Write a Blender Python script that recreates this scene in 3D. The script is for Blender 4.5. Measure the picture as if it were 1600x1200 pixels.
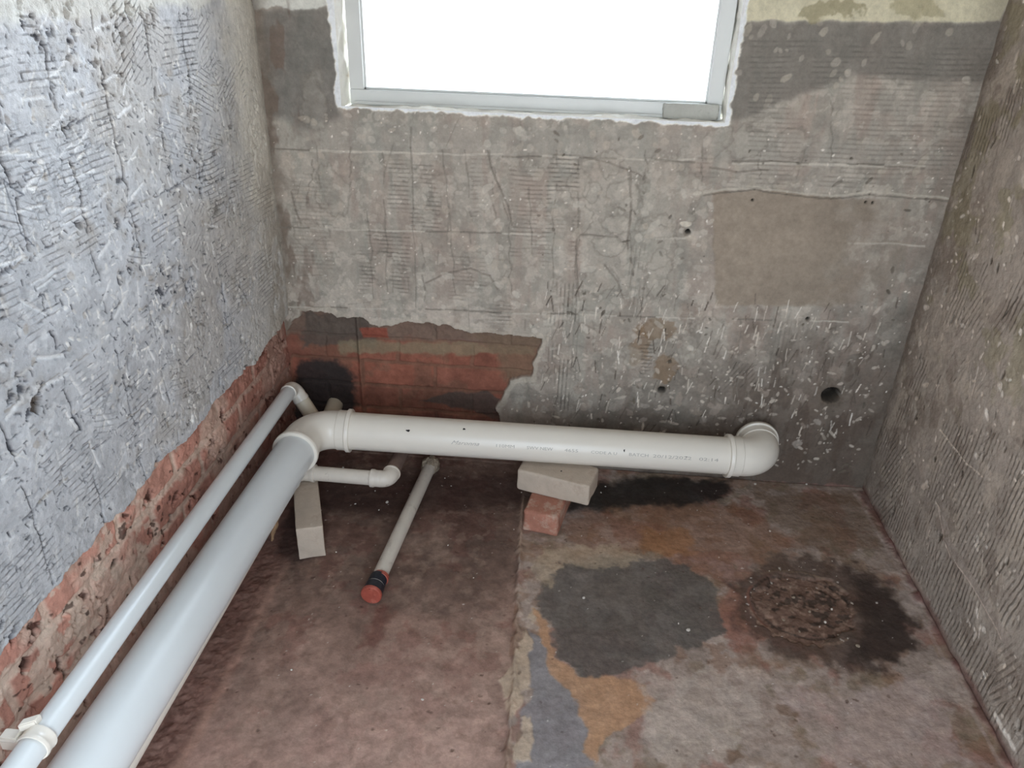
import bpy, bmesh, math, random
import numpy as np
from mathutils import Vector, Matrix

for o in list(bpy.data.objects): bpy.data.objects.remove(o)
S = bpy.context.scene
COL = S.collection
PI = math.pi

# ------------------------------------------------------------------ camera
F_PX = 1197.184
PP = np.array([800., 600.])
_d = np.array([120., -633., F_PX]); _d /= np.linalg.norm(_d)      # depth axis (+Y) seen from the camera
_v = np.array([-75., 2250., F_PX]); _v /= np.linalg.norm(_v)      # straight down
_x = np.cross(_v, _d)
M3 = np.column_stack([_x, _d, -_v])                                # camera = M3 @ world
CAM = np.array([0., 0., 1.41])
cd = bpy.data.cameras.new('camera'); cam = bpy.data.objects.new('camera', cd); COL.objects.link(cam)
cd.sensor_width = 36.0; cd.lens = F_PX / 1600 * 36.0; cd.clip_start = 0.02
rt, up, fw = M3[0], -M3[1], M3[2]
cam.matrix_world = Matrix(((rt[0], up[0], -fw[0], CAM[0]), (rt[1], up[1], -fw[1], CAM[1]), (rt[2], up[2], -fw[2], CAM[2]), (0, 0, 0, 1)))
S.camera = cam

# ------------------------------------------------------------------ world, portals, exposure
def srgb(r, g=None, b=None):
    if g is None: r, g, b = r
    return tuple(((c / 255) / 12.92 if c / 255 <= 0.04045 else ((c / 255 + 0.055) / 1.055) ** 2.4) for c in (r, g, b))

SKY = 1.0
w = bpy.data.worlds.new('sky'); S.world = w; w.use_nodes = True
nt = w.node_tree; nt.nodes.clear()
wo = nt.nodes.new('ShaderNodeOutputWorld'); bg = nt.nodes.new('ShaderNodeBackground')
tc = nt.nodes.new('ShaderNodeTexCoord'); sep = nt.nodes.new('ShaderNodeSeparateXYZ')
nt.links.new(tc.outputs['Generated'], sep.inputs[0])
mx = nt.nodes.new('ShaderNodeMapRange'); mx.inputs[1].default_value = -.35; mx.inputs[2].default_value = 1
mx.inputs[3].default_value = 9.0; mx.inputs[4].default_value = 26.0      # overcast sky, brighter towards the right
dt = nt.nodes.new('ShaderNodeVectorMath'); dt.operation = 'DOT_PRODUCT'; dt.inputs[1].default_value = (0.85, 0.50, 0.15)
nt.links.new(tc.outputs['Generated'], dt.inputs[0]); nt.links.new(dt.outputs['Value'], mx.inputs[0]); mx.interpolation_type = 'SMOOTHSTEP'
nt.links.new(mx.outputs[0], bg.inputs['Strength'])
cr = nt.nodes.new('ShaderNodeValToRGB')
cr.color_ramp.elements[0].position = 0.40; cr.color_ramp.elements[0].color = (0.76, 0.80, 0.84, 1)
cr.color_ramp.elements[1].position = 0.62; cr.color_ramp.elements[1].color = (0.72, 0.86, 1.0, 1)
mz = nt.nodes.new('ShaderNodeMapRange'); mz.inputs[1].default_value = -1; mz.inputs[2].default_value = 1
nt.links.new(sep.outputs[2], mz.inputs[0]); nt.links.new(mz.outputs[0], cr.inputs[0])
nt.links.new(cr.outputs[0], bg.inputs['Color']); nt.links.new(bg.outputs[0], wo.inputs[0])

def portal(name, loc, rot, sx, sy):
    l = bpy.data.lights.new(name, 'AREA'); l.shape = 'RECTANGLE'; l.size = sx; l.size_y = sy
    l.cycles.is_portal = True
    o = bpy.data.objects.new(name, l); o.location = loc; o.rotation_euler = rot; COL.objects.link(o)
WX0, WX1, WZ0, WZ1 = -0.633, 0.374, 1.092, 2.02       # window opening in the back wall
DX0, DX1, DZ1 = -0.15, 0.70, 2.05                        # doorway in the wall behind the camera
REAR = -0.62
portal('window_portal', ((WX0 + WX1) / 2, 2.24, (WZ0 + WZ1) / 2), (-PI / 2, 0, 0), WX1 - WX0, WZ1 - WZ0)
portal('door_portal', ((DX0 + DX1) / 2, REAR - 0.1, DZ1 / 2), (PI / 2, 0, 0), DX1 - DX0, DZ1)
S.view_settings.view_transform = 'Standard'; S.view_settings.look = 'None'
S.view_settings.gamma = 1.0; S.view_settings.use_curve_mapping = False
S.view_settings.exposure = -0.02

# ------------------------------------------------------------------ photo pixel -> point on a wall or floor plane
def ray(px, py): return M3.T @ np.array([px - PP[0], py - PP[1], F_PX])
def on(axis, val, px, py):
    r = ray(px, py); t = (val - CAM[axis]) / r[axis]; return CAM + t * r
YB, XL, XR = 2.1, -0.842, 0.98
def B(*pts): return [(p[0], p[2]) for p in (on(1, YB, *q) for q in pts)]
def Lw(*pts): return [(p[1], p[2]) for p in (on(0, XL, *q) for q in pts)]
def Rw(*pts): return [(p[1], p[2]) for p in (on(0, XR, *q) for q in pts)]
def Fl(*pts): return [(p[0], p[1]) for p in (on(2, 0.0, *q) for q in pts)]

# ------------------------------------------------------------------ numpy noise and shape masks
def smooth(a, b, x):
    t = np.clip((x - a) / (b - a), 0, 1); return t * t * (3 - 2 * t)
_tab = {}
def vn(U, V, s, seed, sv=None):
    if seed not in _tab: _tab[seed] = np.random.RandomState(seed).rand(256, 256).astype(np.float32)
    T = _tab[seed]; x = U * s + 37.3 + seed * 1.7; y = V * (sv or s) + 51.9
    xi = np.floor(x).astype(np.int64); yi = np.floor(y).astype(np.int64)
    fx = (x - xi).astype(np.float32); fy = (y - yi).astype(np.float32)
    fx = fx * fx * (3 - 2 * fx); fy = fy * fy * (3 - 2 * fy)
    a = T[xi & 255, yi & 255]; b = T[(xi + 1) & 255, yi & 255]; c = T[xi & 255, (yi + 1) & 255]; d = T[(xi + 1) & 255, (yi + 1) & 255]
    return (a * (1 - fx) + b * fx) * (1 - fy) + (c * (1 - fx) + d * fx) * fy
def fbm(U, V, s, seed, o=4, sv=None):
    r = 0; amp = 1; tot = 0
    for k in range(o):
        r = r + amp * vn(U, V, s * 2.03 ** k, seed + k, (sv * 2.03 ** k) if sv else None); tot += amp; amp *= 0.55
    return r / tot
def sdf_poly(U, V, pts):
    d = np.full(U.shape, 1e9, np.float32); inside = np.zeros(U.shape, bool)
    n = len(pts)
    for i in range(n):
        x1, y1 = pts[i]; x2, y2 = pts[(i + 1) % n]
        ex, ey = x2 - x1, y2 - y1; L = ex * ex + ey * ey + 1e-12
        t = np.clip(((U - x1) * ex + (V - y1) * ey) / L, 0, 1)
        d = np.minimum(d, (U - x1 - t * ex) ** 2 + (V - y1 - t * ey) ** 2)
        if y1 != y2:
            c = ((y1 > V) != (y2 > V)) & (U < (x2 - x1) * (V - y1) / (y2 - y1) + x1); inside ^= c
    d = np.sqrt(d); return np.where(inside, -d, d)
class Field:
    """A rough rectangular surface: colour, relief and comb-line phase kept per grid point."""
    def __init__(s, us, vs, base, seed):
        s.us, s.vs = np.asarray(us), np.asarray(vs)
        s.U, s.V = np.meshgrid(s.us, s.vs, indexing='ij')
        s.C = np.ones(s.U.shape + (3,), np.float32) * np.array(srgb(base), np.float32)
        s.H = np.zeros(s.U.shape, np.float32); s.PH = np.zeros(s.U.shape, np.float32); s.PM = np.zeros(s.U.shape, np.float32)
        s.rng = np.random.RandomState(seed); s.seed = seed
        s.wu = (fbm(s.U, s.V, 30, seed + 90, 4) - .5); s.wv = (fbm(s.U, s.V, 30, seed + 95, 4) - .5)
    def win(s, u0, u1, v0, v1):
        a, b = np.searchsorted(s.us, [u0, u1]); c, d = np.searchsorted(s.vs, [v0, v1])
        return slice(a, max(b, a + 1)), slice(c, max(d, c + 1))
    def mask(s, pts, soft=.004, warp=.02):
        m = .5 * warp + soft + .01
        xs = [p[0] for p in pts]; ys = [p[1] for p in pts]
        w = s.win(min(xs) - m, max(xs) + m, min(ys) - m, max(ys) + m)
        M = np.zeros(s.U.shape, np.float32)
        d = sdf_poly(s.U[w] + s.wu[w] * warp, s.V[w] + s.wv[w] * warp, pts)
        M[w] = 1 - smooth(-soft, soft, d); return M
    def paint(s, m, col, k=1.0):
        c = np.array(srgb(col), np.float32); s.C += (c - s.C) * (m * k)[..., None]
    def mul(s, m, f): s.C *= (1 + (f - 1) * m)[..., None]
    def stroke(s, u0, v0, u1, v1, wd, col=None, k=1., h=0., jag=0.35):
        r = wd * 2 + .003
        w = s.win(min(u0, u1) - r, max(u0, u1) + r, min(v0, v1) - r, max(v0, v1) + r)
        U, V = s.U[w], s.V[w]
        if U.size == 0: return
        ex, ey = u1 - u0, v1 - v0; L = ex * ex + ey * ey + 1e-12
        t = np.clip(((U - u0) * ex + (V - v0) * ey) / L, 0, 1)
        d = np.hypot(U - u0 - t * ex + s.wu[w] * wd * jag * 4, V - v0 - t * ey + s.wv[w] * wd * jag * 4)
        m = (1 - smooth(wd * .45, wd * 1.05, d)).astype(np.float32)
        if col is not None:
            c = np.array(srgb(col), np.float32); s.C[w] += (c - s.C[w]) * (m * k)[..., None]
        s.H[w] += m * h
    def blob(s, u, v, ru, rv, col=None, k=1., h=0., rim=None, rot=0., wp=.5):
        R = max(ru, rv) * 1.7 + .004; w = s.win(u - R, u + R, v - R, v + R); U, V = s.U[w] - u, s.V[w] - v
        if U.size == 0: return
        c_, s_ = math.cos(rot), math.sin(rot)
        a = (U * c_ + V * s_) / ru + s.wu[w] * wp * 2; b = (-U * s_ + V * c_) / rv + s.wv[w] * wp * 2
        d = np.hypot(a, b); m = (1 - smooth(.85, 1.1, d)).astype(np.float32)
        if col is not None:
            c = np.array(srgb(col), np.float32); s.C[w] += (c - s.C[w]) * (m * k)[..., None]
        s.H[w] += m * h
        if rim is not None:
            e = np.exp(-((d - 1.0) / .09) ** 2).astype(np.float32); c = np.array(srgb(rim[0]), np.float32)
            s.C[w] += (c - s.C[w]) * (e * rim[1])[..., None]; s.H[w] -= e * .0012
    def comb(s, pts, ang, pitch, strength=1., warp=.012, bend=0.0, soft=.006):
        """trowel-comb ridges; ang = direction the ridges run in"""
        m = s.mask(pts, soft, warp) * strength * smooth(.32, .52, fbm(s.U, s.V, 14, s.seed + int(abs(pts[0][0]) * 977) % 50 + 7, 3))
        nx, ny = -math.sin(ang), math.cos(ang)
        ph = (s.U * nx + s.V * ny) + bend * (vn(s.U, s.V, 9, s.seed + 3) - .5) * .05
        up_ = m > s.PM
        s.PH = np.where(up_, ph / pitch * 2 * PI, s.PH).astype(np.float32); s.PM = np.maximum(s.PM, m)
    def build(s, name, to3, nrm, mat, hole=None, flip=False, gain=(1, 1, 1)):
        s.C = s.C * np.array(gain, np.float32)
        P = to3(s.U, s.V) + np.array(nrm) * s.H[..., None]
        nu, nv = s.U.shape
        idx = np.arange(nu * nv).reshape(nu, nv)
        q = np.stack([idx[:-1, :-1], idx[1:, :-1], idx[1:, 1:], idx[:-1, 1:]], -1)
        keep = np.ones(q.shape[:2], bool)
        if hole:
            uc = (s.us[1:] + s.us[:-1]) / 2; vc = (s.vs[1:] + s.vs[:-1]) / 2
            keep &= ~(((uc > hole[0]) & (uc < hole[1]))[:, None] & ((vc > hole[2]) & (vc < hole[3]))[None])
        q = q[keep]
        if flip: q = q[:, ::-1]
        me = bpy.data.meshes.new(name); n = nu * nv; f = len(q)
        me.vertices.add(n); me.vertices.foreach_set('co', P.reshape(-1).astype(np.float32))
        me.loops.add(f * 4); me.loops.foreach_set('vertex_index', np.ascontiguousarray(q).reshape(-1).astype(np.int32))
        me.polygons.add(f); me.polygons.foreach_set('loop_start', np.arange(0, f * 4, 4, dtype=np.int32))
        try: me.polygons.foreach_set('loop_total', np.full(f, 4, np.int32))
        except Exception: pass
        me.update(calc_edges=True)
        me.polygons.foreach_set('use_smooth', np.ones(f, bool))
        a = me.attributes.new('surface_colour', 'FLOAT_COLOR', 'POINT')
        a.data.foreach_set('color', np.concatenate([np.clip(s.C, 0.004, .95), np.ones(s.U.shape + (1,), np.float32)], -1).reshape(-1).astype(np.float32))
        a = me.attributes.new('comb_phase', 'FLOAT', 'POINT'); a.data.foreach_set('value', s.PH.reshape(-1))
        a = me.attributes.new('comb_mask', 'FLOAT', 'POINT'); a.data.foreach_set('value', s.PM.reshape(-1).astype(np.float32))
        me.materials.append(mat)
        o = bpy.data.objects.new(name, me); COL.objects.link(o); o['kind'] = 'structure'; return o

# ------------------------------------------------------------------ materials
def node(nt, t, **kw):
    n = nt.nodes.new(t)
    for k, v in kw.items(): setattr(n, k, v)
    return n
def rough_mat(name, bump=.5, fine=260, mott=.22, comb_amt=.5, comb_bump=1., rough=.92, stretch=None, spec=.25, comb_col=None, wide=0.3):
    m = bpy.data.materials.new(name); m.use_nodes = True; nt = m.node_tree; L = nt.links.new
    bs = nt.nodes['Principled BSDF']; bs.inputs['Roughness'].default_value = rough; bs.inputs['Specular IOR Level'].default_value = spec
    at = node(nt, 'ShaderNodeAttribute', attribute_name='surface_colour')
    ph = node(nt, 'ShaderNodeAttribute', attribute_name='comb_phase'); pm = node(nt, 'ShaderNodeAttribute', attribute_name='comb_mask')
    tc = node(nt, 'ShaderNodeTexCoord')
    def noise(sc, det, r=.6):
        n = node(nt, 'ShaderNodeTexNoise'); n.inputs['Scale'].default_value = sc; n.inputs['Detail'].default_value = det; n.inputs['Roughness'].default_value = r
        L(tc.outputs['Object'], n.inputs['Vector']); return n
    n1 = noise(fine, 4); n2 = noise(28, 6, .65); n3 = noise(90, 5, .7)
    def math_(op, a, b):
        n = node(nt, 'ShaderNodeMath', operation=op)
        for i, x in enumerate((a, b)):
            if isinstance(x, (int, float)): n.inputs[i].default_value = x
            elif x is not None: L(x, n.inputs[i])
        return n.outputs[0]
    # colour mottling
    mr = node(nt, 'ShaderNodeMapRange'); mr.inputs[1].default_value = .3; mr.inputs[2].default_value = .7; mr.inputs[3].default_value = 1 - mott; mr.inputs[4].default_value = 1 + mott
    L(n2.outputs[0], mr.inputs[0])
    mr2 = node(nt, 'ShaderNodeMapRange'); mr2.inputs[1].default_value = .3; mr2.inputs[2].default_value = .7; mr2.inputs[3].default_value = 1 - mott * .8; mr2.inputs[4].default_value = 1 + mott * .8
    L(n3.outputs[0], mr2.inputs[0])
    k = math_('MULTIPLY', mr.outputs[0], mr2.outputs[0])
    # comb lines: irregular ridges, with furrow dirt and shade painted in
    wob = math_('MULTIPLY', math_('SUBTRACT', n3.outputs[0], .5), 1.8)
    sn = math_('SINE', math_('ADD', ph.outputs['Fac'], wob), None)
    fur = node(nt, 'ShaderNodeMapRange'); fur.inputs[1].default_value = -1; fur.inputs[2].default_value = wide; fur.inputs[3].default_value = 1; fur.inputs[4].default_value = 0
    L(sn, fur.inputs[0])
    brk = node(nt, 'ShaderNodeMapRange'); brk.inputs[1].default_value = .38; brk.inputs[2].default_value = .55; L(n2.outputs[0], brk.inputs[0])
    fm = math_('MULTIPLY', math_('MULTIPLY', fur.outputs[0], pm.outputs['Fac']), brk.outputs[0])
    k2 = math_('MULTIPLY', k, math_('SUBTRACT', 1.0, math_('MULTIPLY', fm, comb_amt)))
    vm = node(nt, 'ShaderNodeVectorMath', operation='SCALE'); L(at.outputs['Color'], vm.inputs[0]); L(k2, vm.inputs['Scale'])
    L(vm.outputs[0], bs.inputs['Base Color'])
    h = math_('ADD', math_('MULTIPLY', n1.outputs[0], .0012), math_('MULTIPLY', n3.outputs[0], .004))
    h = math_('SUBTRACT', h, math_('MULTIPLY', fm, .0016 * comb_bump))
    bp = node(nt, 'ShaderNodeBump'); bp.inputs['Strength'].default_value = bump; bp.inputs['Distance'].default_value = 1.0
    L(h, bp.inputs['Height']); L(bp.outputs[0], bs.inputs['Normal'])
    return m
def solid_mat(name, col, rough=.4, spec=.5, var=.04, vs=14, bump=0., bs_=200, dirt=None, metal=0., coat=0.):
    m = bpy.data.materials.new(name); m.use_nodes = True; nt = m.node_tree; L = nt.links.new
    b = nt.nodes['Principled BSDF']; b.inputs['Roughness'].default_value = rough; b.inputs['Specular IOR Level'].default_value = spec; b.inputs['Metallic'].default_value = metal
    if coat: b.inputs['Coat Weight'].default_value = coat
    tc = node(nt, 'ShaderNodeTexCoord'); n = node(nt, 'ShaderNodeTexNoise'); n.inputs['Scale'].default_value = vs; n.inputs['Detail'].default_value = 6; n.inputs['Roughness'].default_value = .65
    L(tc.outputs['Object'], n.inputs['Vector'])
    r = node(nt, 'ShaderNodeValToRGB'); c = srgb(col)
    r.color_ramp.elements[0].position = .3; r.color_ramp.elements[1].position = .7
    r.color_ramp.elements[0].color = tuple(x * (1 - var) for x in c) + (1,); r.color_ramp.elements[1].color = tuple(min(1, x * (1 + var)) for x in c) + (1,)
    L(n.outputs[0], r.inputs[0]); out = r.outputs[0]
    if dirt:
        n2 = node(nt, 'ShaderNodeTexNoise'); n2.inputs['Scale'].default_value = dirt[2]; n2.inputs['Detail'].default_value = 8; n2.inputs['Roughness'].default_value = .7
        L(tc.outputs['Object'], n2.inputs['Vector'])
        mr = node(nt, 'ShaderNodeMapRange'); mr.inputs[1].default_value = dirt[1]; mr.inputs[2].default_value = dirt[1] + .12; mr.inputs[4].default_value = dirt[3]
        L(n2.outputs[0], mr.inputs[0])
        mx = node(nt, 'ShaderNodeMix', data_type='RGBA'); mx.inputs['B'].default_value = srgb(dirt[0]) + (1,)
        L(mr.outputs[0], mx.inputs['Factor']); L(out, mx.inputs['A']); out = mx.outputs['Result']
    L(out, b.inputs['Base Color'])
    if bump:
        n3 = node(nt, 'ShaderNodeTexNoise'); n3.inputs['Scale'].default_value = bs_; n3.inputs['Detail'].default_value = 5; L(tc.outputs['Object'], n3.inputs['Vector'])
        bp = node(nt, 'ShaderNodeBump'); bp.inputs['Strength'].default_value = bump; bp.inputs['Distance'].default_value = .003
        L(n3.outputs[0], bp.inputs['Height']); L(bp.outputs[0], b.inputs['Normal'])
    return m
def glass_mat():
    m = bpy.data.materials.new('window_glass'); m.use_nodes = True; nt = m.node_tree; L = nt.links.new
    nt.nodes.remove(nt.nodes['Principled BSDF']); out = nt.nodes['Material Output']
    t = node(nt, 'ShaderNodeBsdfTransparent'); g = node(nt, 'ShaderNodeBsdfGlossy'); g.inputs['Roughness'].default_value = .02
    f = node(nt, 'ShaderNodeFresnel'); f.inputs[0].default_value = 1.45; x = node(nt, 'ShaderNodeMixShader')
    n = node(nt, 'ShaderNodeTexNoise'); n.inputs['Scale'].default_value = 6
    r = node(nt, 'ShaderNodeMapRange'); r.inputs[3].default_value = .93; r.inputs[4].default_value = .99; L(n.outputs[0], r.inputs[0])
    L(r.outputs[0], t.inputs[0])
    L(f.outputs[0], x.inputs[0]); L(t.outputs[0], x.inputs[1]); L(g.outputs[0], x.inputs[2]); L(x.outputs[0], out.inputs[0]); return m

MAT = dict(
    wall=rough_mat('hacked_cement_plaster', bump=.55, mott=.13, comb_amt=.45),
    wall_left=rough_mat('rough_cement_plaster', bump=.9, mott=.12, comb_amt=.5, comb_bump=1.2, fine=420, wide=-.45),
    wall_right=rough_mat('combed_cement_plaster', bump=.6, mott=.15, comb_amt=.55, comb_bump=1.6, wide=.1),
    floor=rough_mat('stained_screed', bump=.4, mott=.20, rough=.75, spec=.35),
    pvc=solid_mat('white_pvc', (230, 222, 210), rough=.33, spec=.5, var=.02, vs=5),
    pvc_cool_lit=solid_mat('white_pvc_cool_lit', (222, 225, 225), rough=.30, spec=.5, var=.02, vs=5),  # cool daylight on the near runs put into the white PVC colour
    pvc_dirty=solid_mat('grimy_white_pvc', (208, 198, 186), rough=.45, var=.06, vs=20, dirt=((150, 135, 120), .58, 30, .6)),
    pvc_cream=solid_mat('yellowed_pvc', (216, 205, 184), rough=.4, var=.04, vs=12),
    pvc_brown=solid_mat('mud_stained_pvc', (120, 98, 88), rough=.8, var=.2, vs=30, bump=.4),
    white_brick=solid_mat('grey_cement_brick', (190, 174, 158), rough=.9, spec=.2, var=.1, vs=20, bump=.5, dirt=((170, 150, 134), .55, 18, .6)),
    red_brick=solid_mat('red_clay_brick', (170, 118, 100), rough=.9, spec=.2, var=.15, vs=30, bump=.8, dirt=((192, 168, 150), .50, 22, .8)),
    black=solid_mat('black_rubber', (30, 31, 40), rough=.35, var=.15, vs=30),
    red_cap=solid_mat('red_plastic', (160, 78, 64), rough=.45, var=.2, vs=30, dirt=((190, 115, 98), .55, 50, .6)),
    frame=solid_mat('grey_white_window_frame', (218, 218, 214), rough=.4, var=.02),
    reveal=solid_mat('white_painted_reveal', (240, 236, 226), rough=.9, spec=.1, var=.06, vs=30, bump=.8, bs_=60, dirt=((196, 170, 140), .6, 22, .7)),
    mortar=solid_mat('cement_mortar', (186, 184, 176), rough=.95, spec=.1, var=.08, vs=25, bump=.9, bs_=120, dirt=((120, 116, 108), .6, 60, .6)),
    crumb=solid_mat('plaster_crumb', (214, 206, 196), rough=.95, spec=.1, var=.1, vs=60),
    ink=solid_mat('grey_printing_ink', (176, 171, 163), rough=.6, var=.02),
    hole=solid_mat('dark_cavity', (22, 20, 18), rough=.9, var=.1),
    wood=solid_mat('splintered_wood', (150, 118, 88), rough=.9, var=.2, vs=50, bump=.6),
    concrete=solid_mat('plain_cement', (150, 144, 136), rough=.95, spec=.2, var=.1, vs=8, bump=.4),
    glass=glass_mat(),
    caked=solid_mat('caked_mortar', (150, 135, 118), rough=.95, spec=.1, var=.25, vs=60, bump=1., bs_=150, dirt=((60, 50, 42), .55, 70, .8)),
)

# ------------------------------------------------------------------ the setting: back wall
def spaced(lo, d0, d1, hi, fine, coarse=.05, extra=()):
    a = np.concatenate([np.arange(lo, d0, coarse), np.arange(d0, d1, fine), np.arange(d1, hi, coarse), [hi], list(extra)])
    a = np.unique(np.round(a, 5))
    if len(extra):                                   # drop points that nearly coincide with the exact ones
        ex = np.array(extra); k = [(not np.any((np.abs(ex - x) < fine * .45) & (np.abs(ex - x) > 1e-6))) for x in a]; a = a[np.array(k)]
    return a
def bricks(f, zmask, u_off, course, z_top, blen, mort, joint=.011, seed=3, smear_s=16, reds=((150, 84, 64), (128, 74, 60), (168, 98, 74))):
    """brick courses painted and carved where zmask is set"""
    U = f.U + f.wu * .010; V = f.V + f.wv * .008
    row = np.floor((z_top - V) / course); fr = (z_top - V) / course - row
    off = np.where(row.astype(int) % 2 == 0, 0., .5) * blen
    cx = (U + u_off + off) / blen; ci = np.floor(cx); fx = cx - ci
    dj = np.minimum(np.minimum(fr, 1 - fr) * course, np.minimum(fx, 1 - fx) * blen)
    jm = 1 - smooth(joint * .35, joint * .75, dj)
    rnd = np.random.RandomState(seed).rand(64, 64)
    r = rnd[(row.astype(int)) & 63, ci.astype(int) & 63]
    col = np.array(srgb(reds[0])) * (1 - r[..., None]) + np.array(srgb(reds[1])) * r[..., None]
    r2 = (fbm(f.U, f.V, 22, seed + 20, 4))[..., None]
    col = col * (0.65 + .7 * r2)
    mc = np.array(srgb(mort)) * (.75 + .5 * r2)
    smear = smooth(.50, .62, fbm(f.U, f.V, smear_s, seed + 30, 5))
    jm2 = np.maximum(jm, smear * .75)
    out = col * (1 - jm2[..., None]) + mc * jm2[..., None]
    f.C = (f.C * (1 - zmask[..., None]) + out * zmask[..., None]).astype(np.float32)
    f.H += (zmask * (-jm * .004 + (r2[..., 0] - .5) * .006)).astype(np.float32)

random.seed(5)
bk = Field(spaced(XL - .03, -.86, 1.0, XR + .03, .0022, extra=(WX0, WX1)), spaced(-.02, -.01, 1.46, 2.5, .0022, extra=(WZ0, WZ1)), (158, 151, 142), 11)
U, V = bk.U, bk.V
n_big = fbm(U, V, 5, 1, 4); n_mid = fbm(U, V, 17, 5, 4); n_v = fbm(U, V, 26, 9, 4, 8); n_f = fbm(U, V, 70, 14, 3)
bk.C *= (0.90 + .20 * n_mid)[..., None]; bk.C *= (0.84 + .32 * n_big)[..., None]
bk.paint(smooth(.50, .62, fbm(U, V, 16, 25, 4, 3.)), (146, 128, 118), .40)
bk.paint(smooth(.55, .64, fbm(U, V, 22, 28, 4, 4.)), (138, 138, 130), .40)
bk.paint(smooth(.52, .66, n_v), (170, 163, 153), .28)
bk.paint(smooth(.54, .66, fbm(U, V, 11, 31, 5)), (160, 144, 133), .30)
bk.paint(smooth(.56, .64, fbm(U, V, 20, 35, 5)), (128, 124, 116), .38)
bk.paint(smooth(.60, .66, fbm(U, V, 34, 45, 4)), (184, 176, 166), .42)
bk.H += ((n_mid - .5) * .006 + (n_f - .5) * .003).astype(np.float32)
# darker bands beside the window, lighter paint at the top
bk.paint(bk.mask(B((405, 15), (520, 10), (530, 185), (470, 200), (420, 180)), .012), (104, 102, 98), .75)
bk.paint(bk.mask(B((1158, 34), (1570, 34), (1545, 130), (1330, 118), (1150, 190), (1133, 185)), .010), (112, 108, 102), .8)
bk.paint(bk.mask(B((1140, -120), (1640, -120), (1560, 34), (1158, 33)), .003, .012), (196, 190, 166), .95)
bk.paint(bk.mask(B((1250, 4), (1330, 0), (1350, 22), (1290, 33), (1240, 26)), .004, .06), (140, 132, 104), .7)
bk.paint(bk.mask(B((1380, -10), (1460, -10), (1480, 20), (1420, 30)), .004, .06), (150, 142, 112), .6)
bk.paint(bk.mask(B((395, -100), (520, -100), (520, 8), (460, 14), (430, 8), (395, 12)), .003, .03), (200, 200, 194), .9)
bk.paint(bk.mask(B((440, 185), (1140, 205), (1490, 235), (1480, 262), (430, 232)), .01, .03), (150, 147, 140), .35)
# damp browns, plus painted-in shade towards the floor and the right corner
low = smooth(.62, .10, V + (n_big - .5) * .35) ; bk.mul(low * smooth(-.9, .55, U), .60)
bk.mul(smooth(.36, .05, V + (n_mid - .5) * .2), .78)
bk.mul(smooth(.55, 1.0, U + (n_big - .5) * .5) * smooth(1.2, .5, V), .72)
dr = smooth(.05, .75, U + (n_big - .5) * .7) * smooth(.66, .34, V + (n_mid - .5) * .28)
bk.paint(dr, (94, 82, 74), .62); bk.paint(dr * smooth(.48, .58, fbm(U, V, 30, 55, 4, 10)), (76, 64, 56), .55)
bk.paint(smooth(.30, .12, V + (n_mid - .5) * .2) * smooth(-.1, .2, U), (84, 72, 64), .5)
bk.paint(smooth(-.70, -.83, U + (n_mid - .5) * .16) * smooth(.46, .56, fbm(U, V, 24, 58, 4, 9)), (108, 92, 82), .75)
bk.paint(smooth(-.80, -.84, U + (n_mid - .5) * .05), (108, 98, 88), .7)
bk.paint(smooth(.62, .50, V + (n_mid - .5) * .12) * smooth(-.1, -.3, U) * smooth(.44, .56, fbm(U, V, 26, 63, 4)), (186, 176, 166), .55)
bk.paint(smooth(.90, .99, U + (n_mid - .5) * .10), (98, 90, 82), .45)
for c in [(1000, 540, .03, .07), (1040, 575, .035, .05), (1025, 515, .05, .03)]:
    p = B((c[0], c[1]))[0]; bk.blob(p[0], p[1], c[2], c[3], (118, 96, 72), .6, wp=.9)
# tile seams: pale horizontal, dark vertical
for y in (232, 234, 355, 478):
    pts = B(*[(x, y + (x - 430) * .028 + random.uniform(-2, 2)) for x in range(425, 1500, 60)])
    for a, b in zip(pts[:-1], pts[1:]):
        if random.random() < .8: bk.stroke(a[0], a[1], b[0], b[1], .0035, random.choice([(184, 178, 168), (112, 106, 98), (176, 170, 160)]), .7, -.0012)
for x0, x1, y0, y1 in [(640, 650, 200, 480), (693, 712, 235, 460), (725, 740, 235, 400), (765, 775, 235, 345), (770, 795, 260, 345), (795, 798, 345, 460), (868, 862, 235, 470), (905, 900, 250, 475), (600, 604, 240, 455), (548, 545, 230, 300), (575, 585, 330, 470), (1010, 1008, 235, 300), (490, 480, 250, 320), (985, 985, 260, 450), (1100, 1096, 230, 290), (1190, 1186, 280, 240), (1300, 1298, 160, 250), (940, 925, 650, 500), (1160, 1150, 500, 620), (1080, 1075, 500, 600), (820, 824, 500, 640), (660, 664, 380, 470), (828, 830, 240, 400)]:
    n = 9; px = [(x0 + (x1 - x0) * i / n + random.uniform(-3, 3), y0 + (y1 - y0) * i / n) for i in range(n + 1)]; pts = B(*px)
    for a, b in zip(pts[:-1], pts[1:]):
        if random.random() < .85: bk.stroke(a[0], a[1], b[0], b[1], random.uniform(.002, .004), (118, 112, 104), .5, -.0012)
for _ in range(36):
    u = random.uniform(-.8, .9); v = random.uniform(.3, 1.1); l = random.uniform(.03, .14); a = random.choice([PI / 2] * 4 + [0, .2, 1.2]) + random.uniform(-.12, .12)
    bk.stroke(u, v, u + math.cos(a) * l, v + math.sin(a) * l, random.uniform(.0018, .003), (122, 116, 108), .45, -.001)
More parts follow.
